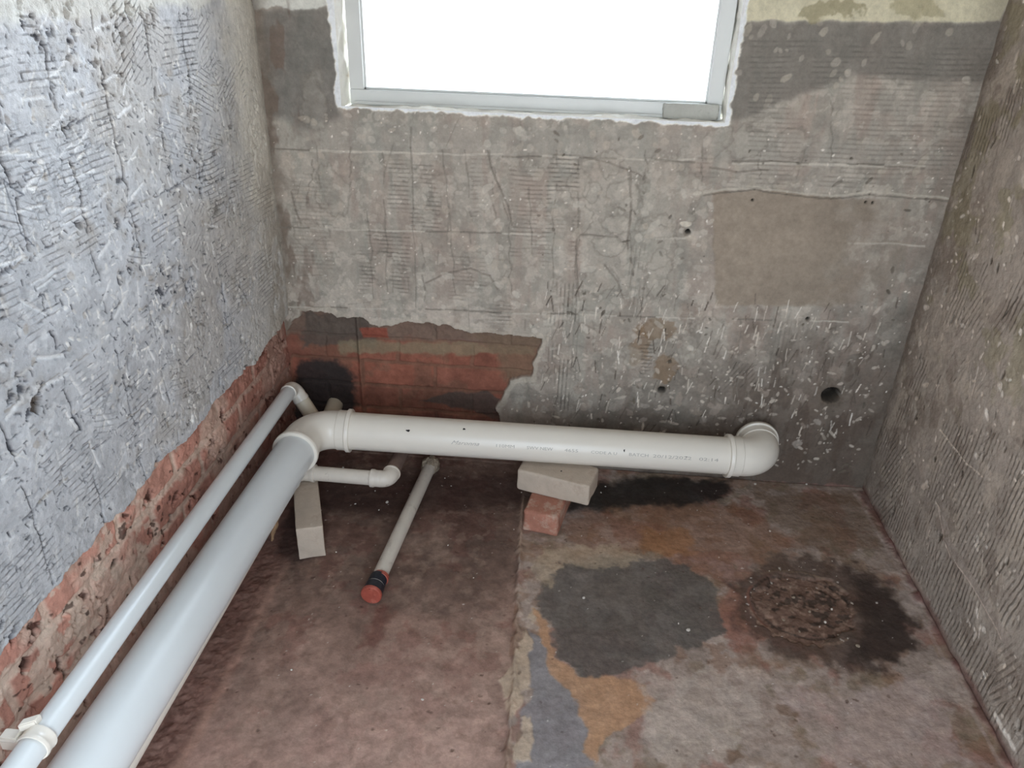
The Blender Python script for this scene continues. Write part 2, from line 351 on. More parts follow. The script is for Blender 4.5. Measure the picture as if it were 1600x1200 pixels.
for px in [((665, 442), (700, 427), (735, 419), (765, 431), (777, 452)), ((912, 246), (950, 254), (980, 264), (1002, 276)), ((762, 236), (768, 262), (780, 292), (794, 322), (800, 352)), ((455, 300), (462, 330), (470, 352)), ((1110, 262), (1150, 268), (1200, 266)), ((985, 262), (986, 330), (980, 380), (990, 430)), ((945, 415), (965, 440), (975, 470)), ((905, 330), (900, 390), (905, 470))]:
    q = B(*px)
    for a, b in zip(q[:-1], q[1:]): bk.stroke(a[0], a[1], b[0], b[1], .0038, (112, 104, 96), .6, -.0015)
# comb ridges
for (x0, y0, x1, y1, ang, k) in [(852, 240, 905, 405, 0, 1), (846, 360, 900, 420, 0, .9), (606, 250, 640, 330, 0, .8), (640, 255, 690, 360, 0, .8), (560, 360, 640, 460, 0, .8), (735, 240, 770, 340, 0, .6),
        (795, 260, 848, 400, 0, .7), (1000, 500, 1020, 590, 0, 1), (855, 440, 905, 620, PI / 2, .8), (700, 400, 760, 470, 0, .5), (760, 470, 800, 510, 0, .8), (1090, 240, 1200, 300, 0.02, .5),
        (1170, 60, 1560, 290, 0.02, .55), (870, 560, 890, 640, PI / 2, 1), (1120, 560, 1180, 640, 1.0, .8), (455, 270, 520, 420, 0, .4), (980, 380, 1010, 480, PI / 2, .5), (1200, 500, 1300, 600, PI / 2, .4)]:
    bk.comb(B((x0, y0), (x1, y0 + (x1 - x0) * .028), (x1, y1 + (x1 - x0) * .028), (x0, y1)), ang, 0.012, k, bend=.12)
# adhesive dabs: rounded outlines
for (x, y, rx, ry, k) in [(1045, 305, 48, 60, .6), (1025, 380, 34, 40, .5), (950, 255, 22, 20, .5), (975, 310, 26, 30, .4), (925, 300, 14, 18, .5), (960, 350, 22, 16, .5), (905, 290, 18, 22, .4), (950, 385, 26, 18, .5), (1030, 425, 20, 38, .7),
        (940, 440, 30, 22, .5), (1165, 225, 34, 26, .6), (1120, 220, 20, 26, .4), (490, 155, 18, 44, .4), (925, 500, 24, 16, .5), (900, 560, 40, 18, .4), (990, 560, 16, 22, .6), (1075, 545, 14, 20, .6), (1110, 520, 22, 26, .5),
        (1180, 560, 26, 14, .4), (1240, 225, 30, 22, .3), (910, 345, 16, 20, .5), (1085, 560, 14, 16, .5), (860, 600, 40, 22, .35), (690, 300, 22, 34, .3), (520, 300, 26, 34, .3), (600, 420, 30, 24, .3), (480, 360, 28, 20, .3), (760, 420, 34, 24, .3)]:
    p = B((x, y), (x + rx, y), (x, y - ry)); bk.blob(p[0][0], p[0][1], abs(p[1][0] - p[0][0]), abs(p[2][1] - p[0][1]), (168, 162, 152), k * .5, .0010, rim=((118, 112, 104), .42), wp=.6)
# smooth repaired patch
pm = bk.mask(B((1113, 300), (1210, 296), (1300, 310), (1425, 312), (1418, 400), (1385, 470), (1290, 478), (1118, 478)), .005, .016); pm *= 1 - .75 * smooth(.68, .90, U + (n_mid - .5) * .3)
pc = np.array(srgb(140, 128, 115)) * (.85 + .3 * fbm(U, V, 8, 61, 4))[..., None] * (1 - .16 * smooth(.2, 1., (U - .37) / .5))[..., None]
bk.C = (bk.C * (1 - pm[..., None] * .92) + pc * pm[..., None] * .92).astype(np.float32); bk.H = bk.H * (1 - pm * .8) - pm * .002; bk.PM *= 1 - pm
pts = B((1100, 300), (1180, 292), (1230, 300), (1300, 307), (1360, 300), (1490, 310))
for a, b in zip(pts[:-1], pts[1:]): bk.stroke(a[0], a[1], b[0], b[1], .004, (178, 172, 160), .6, .001); bk.stroke(a[0], a[1] - .008, b[0], b[1] - .008, .003, (84, 80, 72), .5, -.001)
# pale chips and nicks
def chips(f, n, ubox, vbox, size, cols, kr=(.45, .9), elong=2.2, ang=(0, PI), avoid=None, h=-.0012):
    for _ in range(n):
        u = random.uniform(*ubox); v = random.uniform(*vbox); s_ = random.uniform(*size)
        if avoid is not None:
            i = min(len(f.us) - 1, np.searchsorted(f.us, u)); j = min(len(f.vs) - 1, np.searchsorted(f.vs, v))
            if avoid[i, j] > .3: continue
        e = random.uniform(.6, elong); f.blob(u, v, s_ * e, s_, random.choice(cols), random.uniform(*kr), h, rot=random.uniform(*ang), wp=.8)
pale = [(206, 198, 188), (192, 182, 170), (214, 208, 200)]
chips(bk, 420, (-.8, .4), (.45, 1.07), (.0035, .012), [(180, 172, 162), (174, 164, 152), (188, 182, 172)], (.2, .6), avoid=pm)
chips(bk, 75, (.38, .95), (.9, 1.34), (.004, .010), [(166, 158, 146), (172, 164, 154)], (.3, .65), 2.0, (.5, 1.4), avoid=pm)
chips(bk, 380, (-.1, .95), (.05, .62), (.0016, .0055), [(178, 168, 158), (188, 178, 166)], (.3, .75), 3., avoid=pm)
chips(bk, 700, (-.84, .97), (.05, 1.09), (.001, .0028), pale, (.4, 1.), avoid=pm)
chips(bk, 160, (-.1, .95), (.05, 1.05), (.0015, .005), [(80, 74, 66), (96, 88, 78)], (.4, .8), 3, avoid=pm, h=-.002)
for _ in range(130):
    u = random.uniform(-.1, .9); v = random.uniform(.18, .6); l = random.uniform(.01, .045); a = PI / 2 + random.uniform(-.35, .2)
    bk.stroke(u, v, u + math.cos(a) * l, v + math.sin(a) * l, random.uniform(.0012, .0028), random.choice(pale), random.uniform(.4, .9))
for _ in range(170):
    u = random.uniform(-.1, .95); v = random.uniform(.12, .62); l = random.uniform(.008, .05); a = PI / 2 + random.uniform(-.5, .3)
    bk.stroke(u, v, u + math.cos(a) * l, v + math.sin(a) * l, random.uniform(.001, .003), random.choice([(64, 56, 50), (80, 70, 62)]), random.uniform(.3, .8), -.0015)
for _ in range(70):
    u = random.uniform(-.1, .9); v = random.uniform(.14, .6); s_ = random.uniform(.006, .02)
    bk.blob(u, v, s_ * random.uniform(.6, 1.6), s_, random.choice([(150, 138, 128), (138, 126, 116), (158, 150, 142)]), random.uniform(.25, .6), .001, rot=random.uniform(0, 3), wp=1.4)
# exposed brickwork: the plaster is knocked off in the lower left
em = bk.mask(B((440, 540), (455, 505), (470, 488), (500, 486), (525, 497), (565, 498), (590, 512), (640, 503), (690, 509), (740, 521), (800, 524), (845, 531), (842, 546), (832, 562), (829, 588), (800, 592), (786, 615), (777, 640), (781, 662), (805, 700), (850, 790), (440, 800)), .0022, .022)
keep = bk.C.copy()
bricks(bk, em, .05, .083, .412, .232, (116, 82, 68), seed=4, reds=((134, 84, 69), (116, 76, 64), (142, 90, 73)))
bk.paint(em * smooth(.40, .425, V + bk.wv * .03), (108, 94, 84), .85)
bk.paint(em * bk.mask(B((470, 490), (580, 500), (585, 545), (470, 545)), .01, .06), (84, 76, 70), .85)
bk.paint(em * bk.mask(B((530, 534), (830, 545), (835, 556), (700, 556), (530, 555)), .006, .03), (126, 114, 94), .75)
bk.paint(em * bk.mask(B((735, 525), (842, 532), (830, 590), (790, 600), (780, 560)), .012, .05), (110, 92, 76), .7)
bk.paint(em * bk.mask(B((560, 515), (604, 514), (604, 532), (565, 532)), .003, .012), (134, 72, 58), .85)
bk.paint(em * bk.mask(B((655, 630), (700, 617), (760, 616), (785, 632), (780, 662), (740, 645), (690, 636)), .004, .02), (74, 66, 62), .85)
bk.paint(em * bk.mask(B((462, 568), (520, 566), (546, 580), (556, 620), (550, 655), (455, 660)), .014, .05), (44, 42, 42), .93)
bk.paint(em * bk.mask(B((700, 650), (850, 660), (900, 790), (440, 800), (440, 660)), .02, .05), (86, 58, 50), .8)
bk.H += -em * .016 + (em * (fbm(U, V, 18, 71, 4) - .5) * .02).astype(np.float32) * smooth(.38, .46, V)
rim = bk.mask(B((455, 500), (470, 480), (500, 478), (530, 488), (590, 503), (640, 495), (690, 500), (745, 513), (850, 523), (852, 546), (840, 566), (835, 596), (805, 600), (795, 618), (788, 640), (700, 600), (500, 560)), .003, .022) * (1 - em)
bk.paint(rim, (172, 164, 152), .5)
# bolt holes
for (x, y, r, dp) in [(1034, 609, .011, .05), (1299, 618, .027, .07), (1075, 362, .007, .04), (1262, 498, .005, .02), (1176, 313, .003, .01), (1353, 316, .003, .01), (1364, 317, .003, .01)]:
    p = B((x, y))[0]; bk.blob(p[0], p[1], r * 1.7, r * 1.7, (92, 82, 72), .5, 0, wp=.8); bk.blob(p[0], p[1], r, r, (22, 19, 17), 1., -dp, wp=.12)
p = B((1072, 350))[0]; bk.blob(p[0], p[1], .016, .008, (206, 198, 184), .8, .001)
p = B((1300, 640))[0]; bk.stroke(p[0], p[1] + .02, p[0] + .01, p[1] - .1, .02, (78, 70, 62), .35)
bk.paint(bk.mask(B((1100, 748), (1360, 760), (1370, 785), (1100, 775)), .006, .03), (120, 92, 84), .8)
bk.paint(bk.mask(B((900, 735), (1160, 745), (1160, 770), (900, 765)), .01, .03), (58, 46, 40), .8)
bk.H[U > XR - .003] = 0; bk.H[U < XL - .012] = 0
wedge = smooth(.012, .0, np.minimum(np.minimum(np.abs(U - WX0), np.abs(U - WX1)), np.abs(V - WZ0))); bk.H *= 1 - wedge * .6
inw = bk.mask([(WX0 - .012, WZ0 - .008), (WX1 + .010, WZ0 - .008), (WX1 + .018, 2.1), (WX0 - .022, 2.1)], .0025, .022)
bk.paint(inw, (236, 232, 224), 1.)
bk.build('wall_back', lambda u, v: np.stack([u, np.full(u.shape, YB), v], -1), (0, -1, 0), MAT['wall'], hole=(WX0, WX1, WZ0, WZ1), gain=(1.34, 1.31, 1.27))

# ------------------------------------------------------------------ left wall
lf = Field(spaced(REAR, .55, 2.13, 2.14, .0022), spaced(-.02, .0, 1.42, 2.5, .0022), (186, 187, 190), 23)
U, V = lf.U, lf.V
nb = fbm(U, V, 5, 101, 4); nm = fbm(U, V, 18, 105, 4); nf = fbm(U, V, 80, 109, 3); nr = fbm(U, V, 45, 112, 4)
lf.C *= (.86 + .28 * nm)[..., None]; lf.C *= (.86 + .28 * nb)[..., None]
lf.H += ((nm - .5) * .006).astype(np.float32)
rg = smooth(.54, .64, fbm(U, V, 9, 121, 4))                  # rougher torn areas
lf.H += (rg * (nr - .5) * .007 + (nf - .5) * .0016).astype(np.float32)
lf.paint(rg * smooth(.48, .56, nr), (158, 152, 146), .5)
pits = smooth(.635, .69, fbm(U, V, 75, 131, 3)) * np.maximum(rg, .22)
lf.paint(pits, (70, 72, 80), .9); lf.H -= (pits * .0045).astype(np.float32)
lf.paint(smooth(.62, .72, fbm(U, V, 60, 141, 3)), (214, 214, 214), .5)
lf.paint(smooth(1.325, 1.345, V + (nm - .5) * .05), (208, 208, 202), .9)
lf.paint(smooth(1.0, 1.3, U) * smooth(.5, .62, nb), (170, 164, 156), .5)
# horizontal comb fields and pitted vertical seams between the old tiles
for _ in range(44):
    u = random.uniform(.65, 2.0); v = random.uniform(.5, 1.3); a = random.uniform(.04, .11); b = random.uniform(.03, .10)
    lf.comb([(u - a, v - b), (u + a, v - b), (u + a, v + b), (u - a, v + b)], random.choice([0, 0, 0, 0, .5, -.4]) + random.uniform(-.05, .05), .0115, random.uniform(.6, 1), warp=.04, bend=.15)
for a, b in [((0, 430), (250, 400)), ((60, 300), (210, 270))]:
    pass
lf.comb(Lw((20, 15), (110, 15), (100, 130), (30, 140)), 0, .0125, 1., bend=.2); lf.comb(Lw((255, 25), (310, 25), (310, 120), (255, 120)), 0, .0125, 1., bend=.2); lf.comb(Lw((180, 60), (230, 40), (235, 110), (185, 130)), 0, .0125, 1., bend=.2)
lf.comb(Lw((60, 880), (380, 560), (400, 520), (40, 840)), .0, .0115, .9, bend=.3)
for s0 in (.78, .93, 1.085, 1.24, 1.38, 1.55, 1.70, 1.86, 1.99):
    v = .47; u = s0
    while v < 1.33:
        l = random.uniform(.012, .04); u2 = s0 + random.uniform(-.006, .006)
        if random.random() < .75: lf.stroke(u, v, u2, v + l, random.uniform(.0016, .0042), (62, 64, 72), random.uniform(.5, .95), -.004, jag=1.)
        for _ in range(2):
            x = s0 + random.gauss(0, .016); l2 = random.uniform(.004, .014); lf.stroke(x, v, x + l2, v + random.uniform(-.003, .003), .0014, (72, 74, 82), random.uniform(.4, .9), -.002, jag=1.)
        u = u2; v += l
for h0 in (.62, .80, 1.00, 1.17):
    u = .6
    while u < 2.05:
        l = random.uniform(.02, .06)
        if random.random() < .6: lf.stroke(u, h0 + random.uniform(-.006, .006), u + l, h0 + random.uniform(-.006, .006), random.uniform(.0015, .004), random.choice([(80, 80, 88), (150, 142, 132), (90, 90, 96)]), .7, -.002, jag=1.)
        u += l
for _ in range(1900):
    u = random.uniform(.6, 2.05); v = random.uniform(.48, 1.33); l = random.uniform(.003, .012); a = random.choice([0, PI / 2, 2.2]) + random.uniform(-.4, .4)
    lf.stroke(u, v, u + math.cos(a) * l, v + math.sin(a) * l, random.uniform(.0011, .0026), (66, 68, 76), random.uniform(.4, .95), -.002, jag=1.)
# pale pick marks, photographed positions first
for (x0, y0, x1, y1) in [(60, 52, 78, 22), (148, 46, 172, 35), (75, 125, 100, 105), (100, 105, 113, 72), (35, 155, 72, 152), (105, 148, 132, 138), (165, 128, 184, 116), (192, 160, 198, 130), (185, 182, 205, 165), (224, 160, 227, 190), (248, 130, 254, 146), (285, 150, 288, 168),
        (80, 205, 104, 175), (120, 235, 140, 203), (92, 248, 115, 225), (200, 255, 217, 229), (250, 265, 253, 247), (273, 218, 280, 232), (307, 232, 311, 220), (115, 277, 150, 266), (38, 298, 60, 270), (150, 320, 170, 298), (207, 308, 224, 286), (26, 332, 66, 320), (103, 325, 137, 326), (156, 402, 171, 377), (100, 350, 140, 332), (0, 240, 45, 240),
        (0, 415, 40, 400), (52, 445, 90, 420), (90, 430, 60, 452), (160, 476, 172, 438), (214, 440, 217, 478), (302, 408, 310, 420), (180, 495, 195, 465), (5, 748, 38, 700), (88, 705, 103, 755), (140, 690, 157, 730), (110, 590, 127, 616), (60, 560, 100, 555), (75, 600, 105, 585), (232, 543, 240, 560), (12, 655, 30, 630), (105, 645, 120, 672), (155, 640, 170, 660), (250, 600, 256, 625), (275, 560, 280, 580), (35, 470, 70, 490), (210, 555, 216, 540),
        (290, 215, 294, 225), (340, 235, 344, 243), (345, 172, 350, 195), (300, 180, 318, 178), (262, 275, 268, 290), (205, 318, 210, 308), (290, 290, 296, 296), (320, 350, 340, 355), (270, 380, 280, 372), (330, 380, 335, 400), (245, 505, 252, 520), (355, 330, 352, 345)]:
    p = Lw((x0, y0), (x1, y1)); lf.stroke(p[0][0], p[0][1], p[1][0], p[1][1], random.uniform(.0028, .0046), (222, 222, 222), random.uniform(.6, .95), -.0018, jag=.25)
for _ in range(150):
    u = random.uniform(.6, 2.08); v = random.uniform(.48, 1.33); l = random.uniform(.012, .045); a = random.choice([.9, 1.2, 2.0, 1.5, .2]) + random.uniform(-.3, .3)
    lf.stroke(u, v, u + math.cos(a) * l, v + math.sin(a) * l, random.uniform(.0015, .0034), (216, 214, 210), random.uniform(.35, .85), -.001)
chips(lf, 520, (1.1, 2.05), (.48, 1.25), (.0012, .0045), [(236, 234, 230), (214, 210, 204)], (.4, .95), 3.)
for _ in range(170):
    u = random.uniform(1.1, 2.0); v = random.uniform(.48, 1.15); l = random.uniform(.008, .03); a = random.choice([1.6, 1.9, 0., .3]) + random.uniform(-.2, .2)
    lf.stroke(u, v, u + math.cos(a) * l, v + math.sin(a) * l, random.uniform(.001, .0026), (238, 236, 232), random.uniform(.4, .9), -.001)
chips(lf, 60, (.9, 1.9), (.48, 1.3), (.003, .007), [(158, 150, 142), (168, 158, 146)], (.3, .6), 2.)
for px in [((6, 281), (19, 322), (32, 365)), ((6, 281), (22, 294), (38, 305)), ((32, 365), (45, 375), (55, 384))]:
    q = Lw(*px)
    for a, b in zip(q[:-1], q[1:]): lf.stroke(a[0], a[1], b[0], b[1], .0016, (92, 96, 106), .8, 0, jag=.1)
# far corner: window brightness painted in as a cream band, then darker grime
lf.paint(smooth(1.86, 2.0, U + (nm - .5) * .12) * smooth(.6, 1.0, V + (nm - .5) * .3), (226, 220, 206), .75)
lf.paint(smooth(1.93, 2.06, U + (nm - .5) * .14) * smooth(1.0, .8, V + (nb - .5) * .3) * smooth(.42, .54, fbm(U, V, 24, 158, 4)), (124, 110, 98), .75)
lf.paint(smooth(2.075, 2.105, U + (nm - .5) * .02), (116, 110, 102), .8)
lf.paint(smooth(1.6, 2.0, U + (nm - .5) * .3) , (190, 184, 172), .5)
lf.mul(smooth(1.45, .8, U), .78)  # near end darkened in the colour to offset the strong daylight there
# knocked-off strip with brick courses
edge = .460 + (fbm(U, V * 0, 12, 151, 5) - .5) * .045 + smooth(1.9, 2.1, U) * .02
em = smooth(.0035, -.0035, V - edge).astype(np.float32)
lf.PM *= 1 - em
bricks(lf, em, .02, .083, .465, .232, (200, 174, 158), seed=8, joint=.016, smear_s=7, reds=((186, 138, 122), (168, 118, 104)))
nbrk = fbm(U, V, 30, 161, 4)
lf.paint(em * smooth(.68, .74, nbrk), (70, 44, 38), .85); lf.H -= (em * smooth(.66, .74, nbrk) * .008).astype(np.float32)
lf.paint(em * smooth(.56, .62, fbm(U, V, 24, 166, 5)) * smooth(1.9, .9, U), (196, 176, 160), .8)
lf.paint(em * smooth(.74, .78, fbm(U, V, 42, 170, 3)), (60, 38, 32), .8)
lf.paint(em * smooth(.24, .12, V), (92, 56, 48), .6)
lf.paint(em * smooth(1.3, 2.05, U), (116, 72, 60), .6)
lf.H += -em * .016 + (em * (fbm(U, V, 26, 175, 4) - .5) * .008).astype(np.float32)
lf.H[U > YB + .02] = -.016
for (x, y, r) in [(57, 1042, .012), (192, 880, .010), (300, 770, .007), (248, 722, .008), (60, 632, .012)]:
    p = Lw((x, y))[0]; lf.blob(p[0], p[1], r * 1.4, r, (46, 30, 26) if y > 640 else (80, 70, 62), .9, -.01, wp=1.)
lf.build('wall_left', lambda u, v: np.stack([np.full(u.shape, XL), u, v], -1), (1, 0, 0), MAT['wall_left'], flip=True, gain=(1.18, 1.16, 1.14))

# ------------------------------------------------------------------ right wall
rw = Field(spaced(REAR, .95, 2.12, 2.13, .0024), spaced(-.02, -.01, 1.46, 2.5, .0024), (152, 143, 134), 41)
U, V = rw.U, rw.V
nb = fbm(U, V, 5, 201, 4); nm = fbm(U, V, 18, 205, 4); nf = fbm(U, V, 70, 209, 3)
rw.C *= (.9 + .2 * nm)[..., None]; rw.C *= (.82 + .36 * nb)[..., None]
rw.H += ((nm - .5) * .006 + (nf - .5) * .002).astype(np.float32)
rw.paint(smooth(.56, .64, fbm(U, V, 12, 211, 5)), (120, 108, 98), .5)
rw.paint(smooth(.58, .66, fbm(U, V, 16, 215, 5)), (172, 162, 150), .5)
rw.paint(smooth(.60, .68, fbm(U, V, 9, 219, 5)) * smooth(.3, .8, V), (128, 122, 92), .45)
for _ in range(34):
    u = random.uniform(1.0, 2.08); v = random.uniform(.06, 1.3); a = random.uniform(.04, .10); b = random.uniform(.05, .16)
    rw.comb([(u - a, v - b), (u + a, v - b), (u + a, v + b), (u - a, v + b)], PI / 2 + random.choice([.08, .1, .05, .15, -.05, .4]), .0150, random.uniform(.7, 1), warp=.05, bend=.15)
rw.comb([(1.0, .02), (1.9, .02), (1.75, .5), (1.0, .6)], PI / 2 + .03, .0145, 1., warp=.06, bend=.3)
rw.comb([(1.45, .75), (1.7, .75), (1.7, 1.2), (1.45, 1.2)], PI / 2 + .14, .0150, 1., warp=.04, bend=.1)
chips(rw, 200, (1.0, 2.08), (.05, 1.4), (.003, .008), pale, (.4, .9), 2.6)
chips(rw, 350, (1.0, 2.08), (.02, 1.4), (.001, .004), pale, (.4, 1.), 2.6)
chips(rw, 110, (1.0, 2.08), (.05, 1.4), (.002, .006), [(74, 66, 58)], (.4, .9), 4., (1.2, 1.9), h=-.003)
for _ in range(60):
    u = random.uniform(1.0, 2.05); v = random.uniform(.1, 1.2); l = random.uniform(.02, .07); a = PI / 2 + random.uniform(-.5, .5)
    rw.stroke(u, v, u + math.cos(a) * l, v + math.sin(a) * l, random.uniform(.0014, .003), random.choice(pale + [(70, 62, 54)]), random.uniform(.4, .9), -.001)
for pts in [((1468, 672), (1510, 725), (1535, 745)), ((1462, 785), (1480, 820), (1487, 850)), ((1590, 465), (1568, 495))]:
    q = Rw(*pts)
    for a, b in zip(q[:-1], q[1:]): rw.stroke(a[0], a[1], b[0], b[1], .003, (196, 186, 174) if pts[0][0] < 1500 else (46, 40, 36), .8, -.002)
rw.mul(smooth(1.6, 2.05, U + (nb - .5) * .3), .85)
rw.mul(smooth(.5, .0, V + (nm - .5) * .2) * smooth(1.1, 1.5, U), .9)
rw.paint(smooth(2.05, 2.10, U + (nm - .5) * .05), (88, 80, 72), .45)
rw.paint(smooth(.03, .0, V + (nm - .5) * .03), (104, 76, 70), .8)
for px in [((1482, 845), (1500, 880), (1518, 905), (1540, 940), (1560, 975), (1572, 1000)), ((1470, 790), (1482, 845), (1490, 870))]:
    q = Rw(*px)
    for a, b in zip(q[:-1], q[1:]):
        rw.stroke(a[0], a[1], b[0], b[1], .016, (142, 132, 124), .9, .001, jag=.2); w_ = rw.win(min(a[0], b[0]) - .01, max(a[0], b[0]) + .01, min(a[1], b[1]) - .01, max(a[1], b[1]) + .01); rw.PM[w_] *= .15
        rw.stroke(a[0] + .014, a[1] - .01, b[0] + .014, b[1] - .01, .0025, (186, 174, 164), .8, .001)
p = Rw((1556, 1118), (1582, 1166)); rw.stroke(p[0][0], p[0][1], p[1][0], p[1][1], .010, (214, 206, 198), .9, .001, jag=.3)
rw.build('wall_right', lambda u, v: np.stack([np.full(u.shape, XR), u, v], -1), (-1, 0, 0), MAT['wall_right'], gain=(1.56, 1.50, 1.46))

# ------------------------------------------------------------------ floor
fl = Field(spaced(XL - .03, -.87, 1.0, XR + .03, .0026), spaced(REAR, .86, 2.12, 2.13, .0026), (150, 134, 124), 61)
U, V = fl.U, fl.V
nb = fbm(U, V, 4, 301, 5); nm = fbm(U, V, 14, 305, 5); nf = fbm(U, V, 60, 309, 4)
fl.H += ((nm - .5) * .006 + (nf - .5) * .0015).astype(np.float32)
fl.C *= (.78 + .44 * nm)[..., None]
fl.paint(smooth(.50, .60, fbm(U, V, 10, 311, 6)), (128, 104, 84), .6)
fl.paint(smooth(.52, .62, fbm(U, V, 7, 315, 6)), (168, 152, 142), .6)
fl.paint(smooth(.55, .64, fbm(U, V, 9, 319, 6)), (132, 88, 76), .55)
fl.paint(smooth(.57, .66, fbm(U, V, 13, 323, 6)), (112, 100, 80), .5)
# red screed to the left of the raised seam
sx = np.interp(V, [1.0, 1.35, 1.66, 1.9, 2.1], [-.062, -.072, -.088, -.10, -.10]) + fl.wu * .02
lm = smooth(.004, -.004, U - sx)
red = np.array(srgb(136, 110, 98)) * (.80 + .4 * nm)[..., None]
red = red * (1 - .25 * smooth(.45, .6, nb))[..., None]
fl.C = (fl.C * (1 - lm[..., None]) + red * lm[..., None]).astype(np.float32)
fl.paint(lm * smooth(.55, .66, fbm(U, V, 8, 331, 5)), (156, 130, 116), .6)
fl.paint(lm * smooth(.56, .64, fbm(U, V, 15, 335, 5)), (122, 84, 74), .5)
fl.paint(lm * smooth(1.35, .95, V + (nb - .5) * .3), (172, 142, 130), .7)  # near floor painted paler for the stronger daylight
fl.mul(lm * smooth(1.35, 1.85, V + (nb - .5) * .3), .52)  # shade at the far end painted into the screed
fl.H += (lm * -.006).astype(np.float32)
ridge = np.exp(-((U - sx - .004) / .008) ** 2); fl.H += (ridge * .006).astype(np.float32)
fl.paint(ridge * smooth(.4, .6, fbm(U, V, 20, 341, 4)), (158, 136, 120), .7)
fl.C *= (.84 + .32 * fbm(U, V, 42, 371, 5))[..., None]
fl.paint(smooth(.58, .66, fbm(U, V, 38, 375, 5)), (160, 138, 124), .20); fl.paint(smooth(.58, .66, fbm(U, V, 33, 379, 5)), (96, 72, 60), .24); fl.paint(smooth(.60, .66, fbm(U, V, 12, 383, 6)) * (U > -.08), (118, 82, 58), .4)
# crumbly gritty band along the left pipes
gb = np.exp(-((U + .765) / .045) ** 2) * smooth(1.75, 1.5, V)
fl.paint(gb * smooth(.54, .62, fbm(U, V, 90, 345, 3)), (74, 50, 44), .7); fl.H += (gb * (nf - .5) * .006).astype(np.float32)
fl.paint(smooth(-.69, -.74, U), (110, 78, 68), .6)
fl.paint(np.exp(-((U + .706 + fl.wu * .02) / .011) ** 2) * smooth(1.7, 1.4, V), (170, 134, 118), .55)
# pale mortar left on the seam
m = fl.mask(Fl((828, 985), (850, 1000), (870, 1060), (905, 1080), (920, 1130), (930, 1200), (800, 1210), (812, 1130), (830, 1080)), .004, .03); fl.paint(m, (128, 124, 126), .85)
for pl in [((812, 1000), (825, 985), (832, 1010), (828, 1075), (790, 1090), (780, 1060), (800, 1040)), ((815, 1125), (830, 1120), (832, 1190), (800, 1195), (805, 1160)), ((792, 1095), (812, 1075), (815, 1110), (795, 1130)), ((833, 950), (842, 958), (836, 975), (826, 965))]:
    m = fl.mask(Fl(*pl), .003, .03); fl.paint(m, (176, 156, 136), .85); fl.H += m * .0018
slate = fl.mask(Fl((850, 905), (880, 880), (960, 868), (1060, 878), (1108, 905), (1120, 950), (1132, 985), (1075, 1010), (1030, 1030), (985, 1055), (920, 1058), (870, 1030), (865, 985), (832, 940)), .007, .06)
fl.paint(slate, (84, 79, 75), .86); fl.mul(slate * smooth(.5, .62, nm), 1.15)
m = fl.mask(Fl((832, 952), (845, 958), (858, 985), (868, 1030), (905, 1055), (985, 1060), (1010, 1068), (1020, 1110), (985, 1130), (950, 1150), (930, 1190), (915, 1175), (915, 1130), (890, 1085), (860, 1055), (850, 1010)), .004, .03); fl.paint(m, (170, 132, 102), .88)
m = fl.mask(Fl((1000, 825), (1080, 828), (1092, 858), (1050, 870), (1000, 858)), .012, .06); fl.paint(m, (158, 114, 74), .75)
m = fl.mask(Fl((880, 815), (960, 790), (1090, 780), (1180, 800), (1250, 860), (1180, 880), (1100, 875), (1000, 860), (900, 870)), .02, .1); fl.paint(m, (122, 84, 62), .55)
for c in [(1095, 1090, .035, .022), (1150, 1100, .012, .01), (1030, 1078, .02, .012), (1235, 1110, .03, .018), (1140, 1180, .03, .02)]:
    p = Fl((c[0], c[1]))[0]; fl.blob(p[0], p[1], c[2], c[3], (118, 94, 78), .7, wp=.8)
for pl, col, k in [(((1000, 1060), (1130, 1045), (1190, 1100), (1120, 1190), (1030, 1200), (1010, 1120)), (172, 158, 148), .6), (((1210, 1070), (1330, 1085), (1440, 1060), (1530, 1200), (1300, 1200)), (168, 150, 144), .55), (((960, 885), (1000, 870), (960, 850), (850, 860), (830, 900), (850, 915), (880, 880)), (168, 150, 128), .6),
                   (((1120, 940), (1150, 910), (1160, 960), (1190, 1010), (1160, 1020), (1130, 990)), (134, 92, 78), .7), (((1400, 900), (1440, 900), (1480, 990), (1440, 990)), (160, 146, 138), .5), (((1180, 770), (1340, 770), (1380, 850), (1300, 870), (1230, 830)), (104, 84, 68), .6)]:
    fl.paint(fl.mask(Fl(*pl), .012, .09), col, k)
# mouldy ring round the broken-out floor drain
ring = fl.mask(Fl((1140, 925), (1180, 880), (1240, 868), (1320, 878), (1385, 905), (1425, 960), (1428, 1010), (1385, 1045), (1330, 1058), (1290, 1040), (1210, 1020), (1160, 985)), .022, .10)
fl.paint(ring, (72, 55, 47), .80); fl.paint(fl.mask(Fl((1330, 890), (1390, 915), (1425, 965), (1420, 1020), (1370, 1045), (1320, 1040), (1350, 980), (1340, 920)), .024, .08), (48, 38, 34), .8)
inn = fl.mask(Fl((1180, 920), (1230, 895), (1300, 905), (1335, 940), (1330, 985), (1280, 1005), (1210, 995), (1178, 965)), .006, .05)
fl.paint(inn, (104, 80, 68), .85); fl.paint(inn * smooth(.55, .62, fbm(U, V, 70, 351, 3)), (138, 114, 100), .6); fl.paint(inn * smooth(.58, .68, fbm(U, V, 50, 355, 3)), (52, 42, 36), .8)
fl.H += (-inn * .006 + inn * (fbm(U, V, 40, 361, 4) - .5) * .010).astype(np.float32)
cc = Fl((1255, 948))[0]
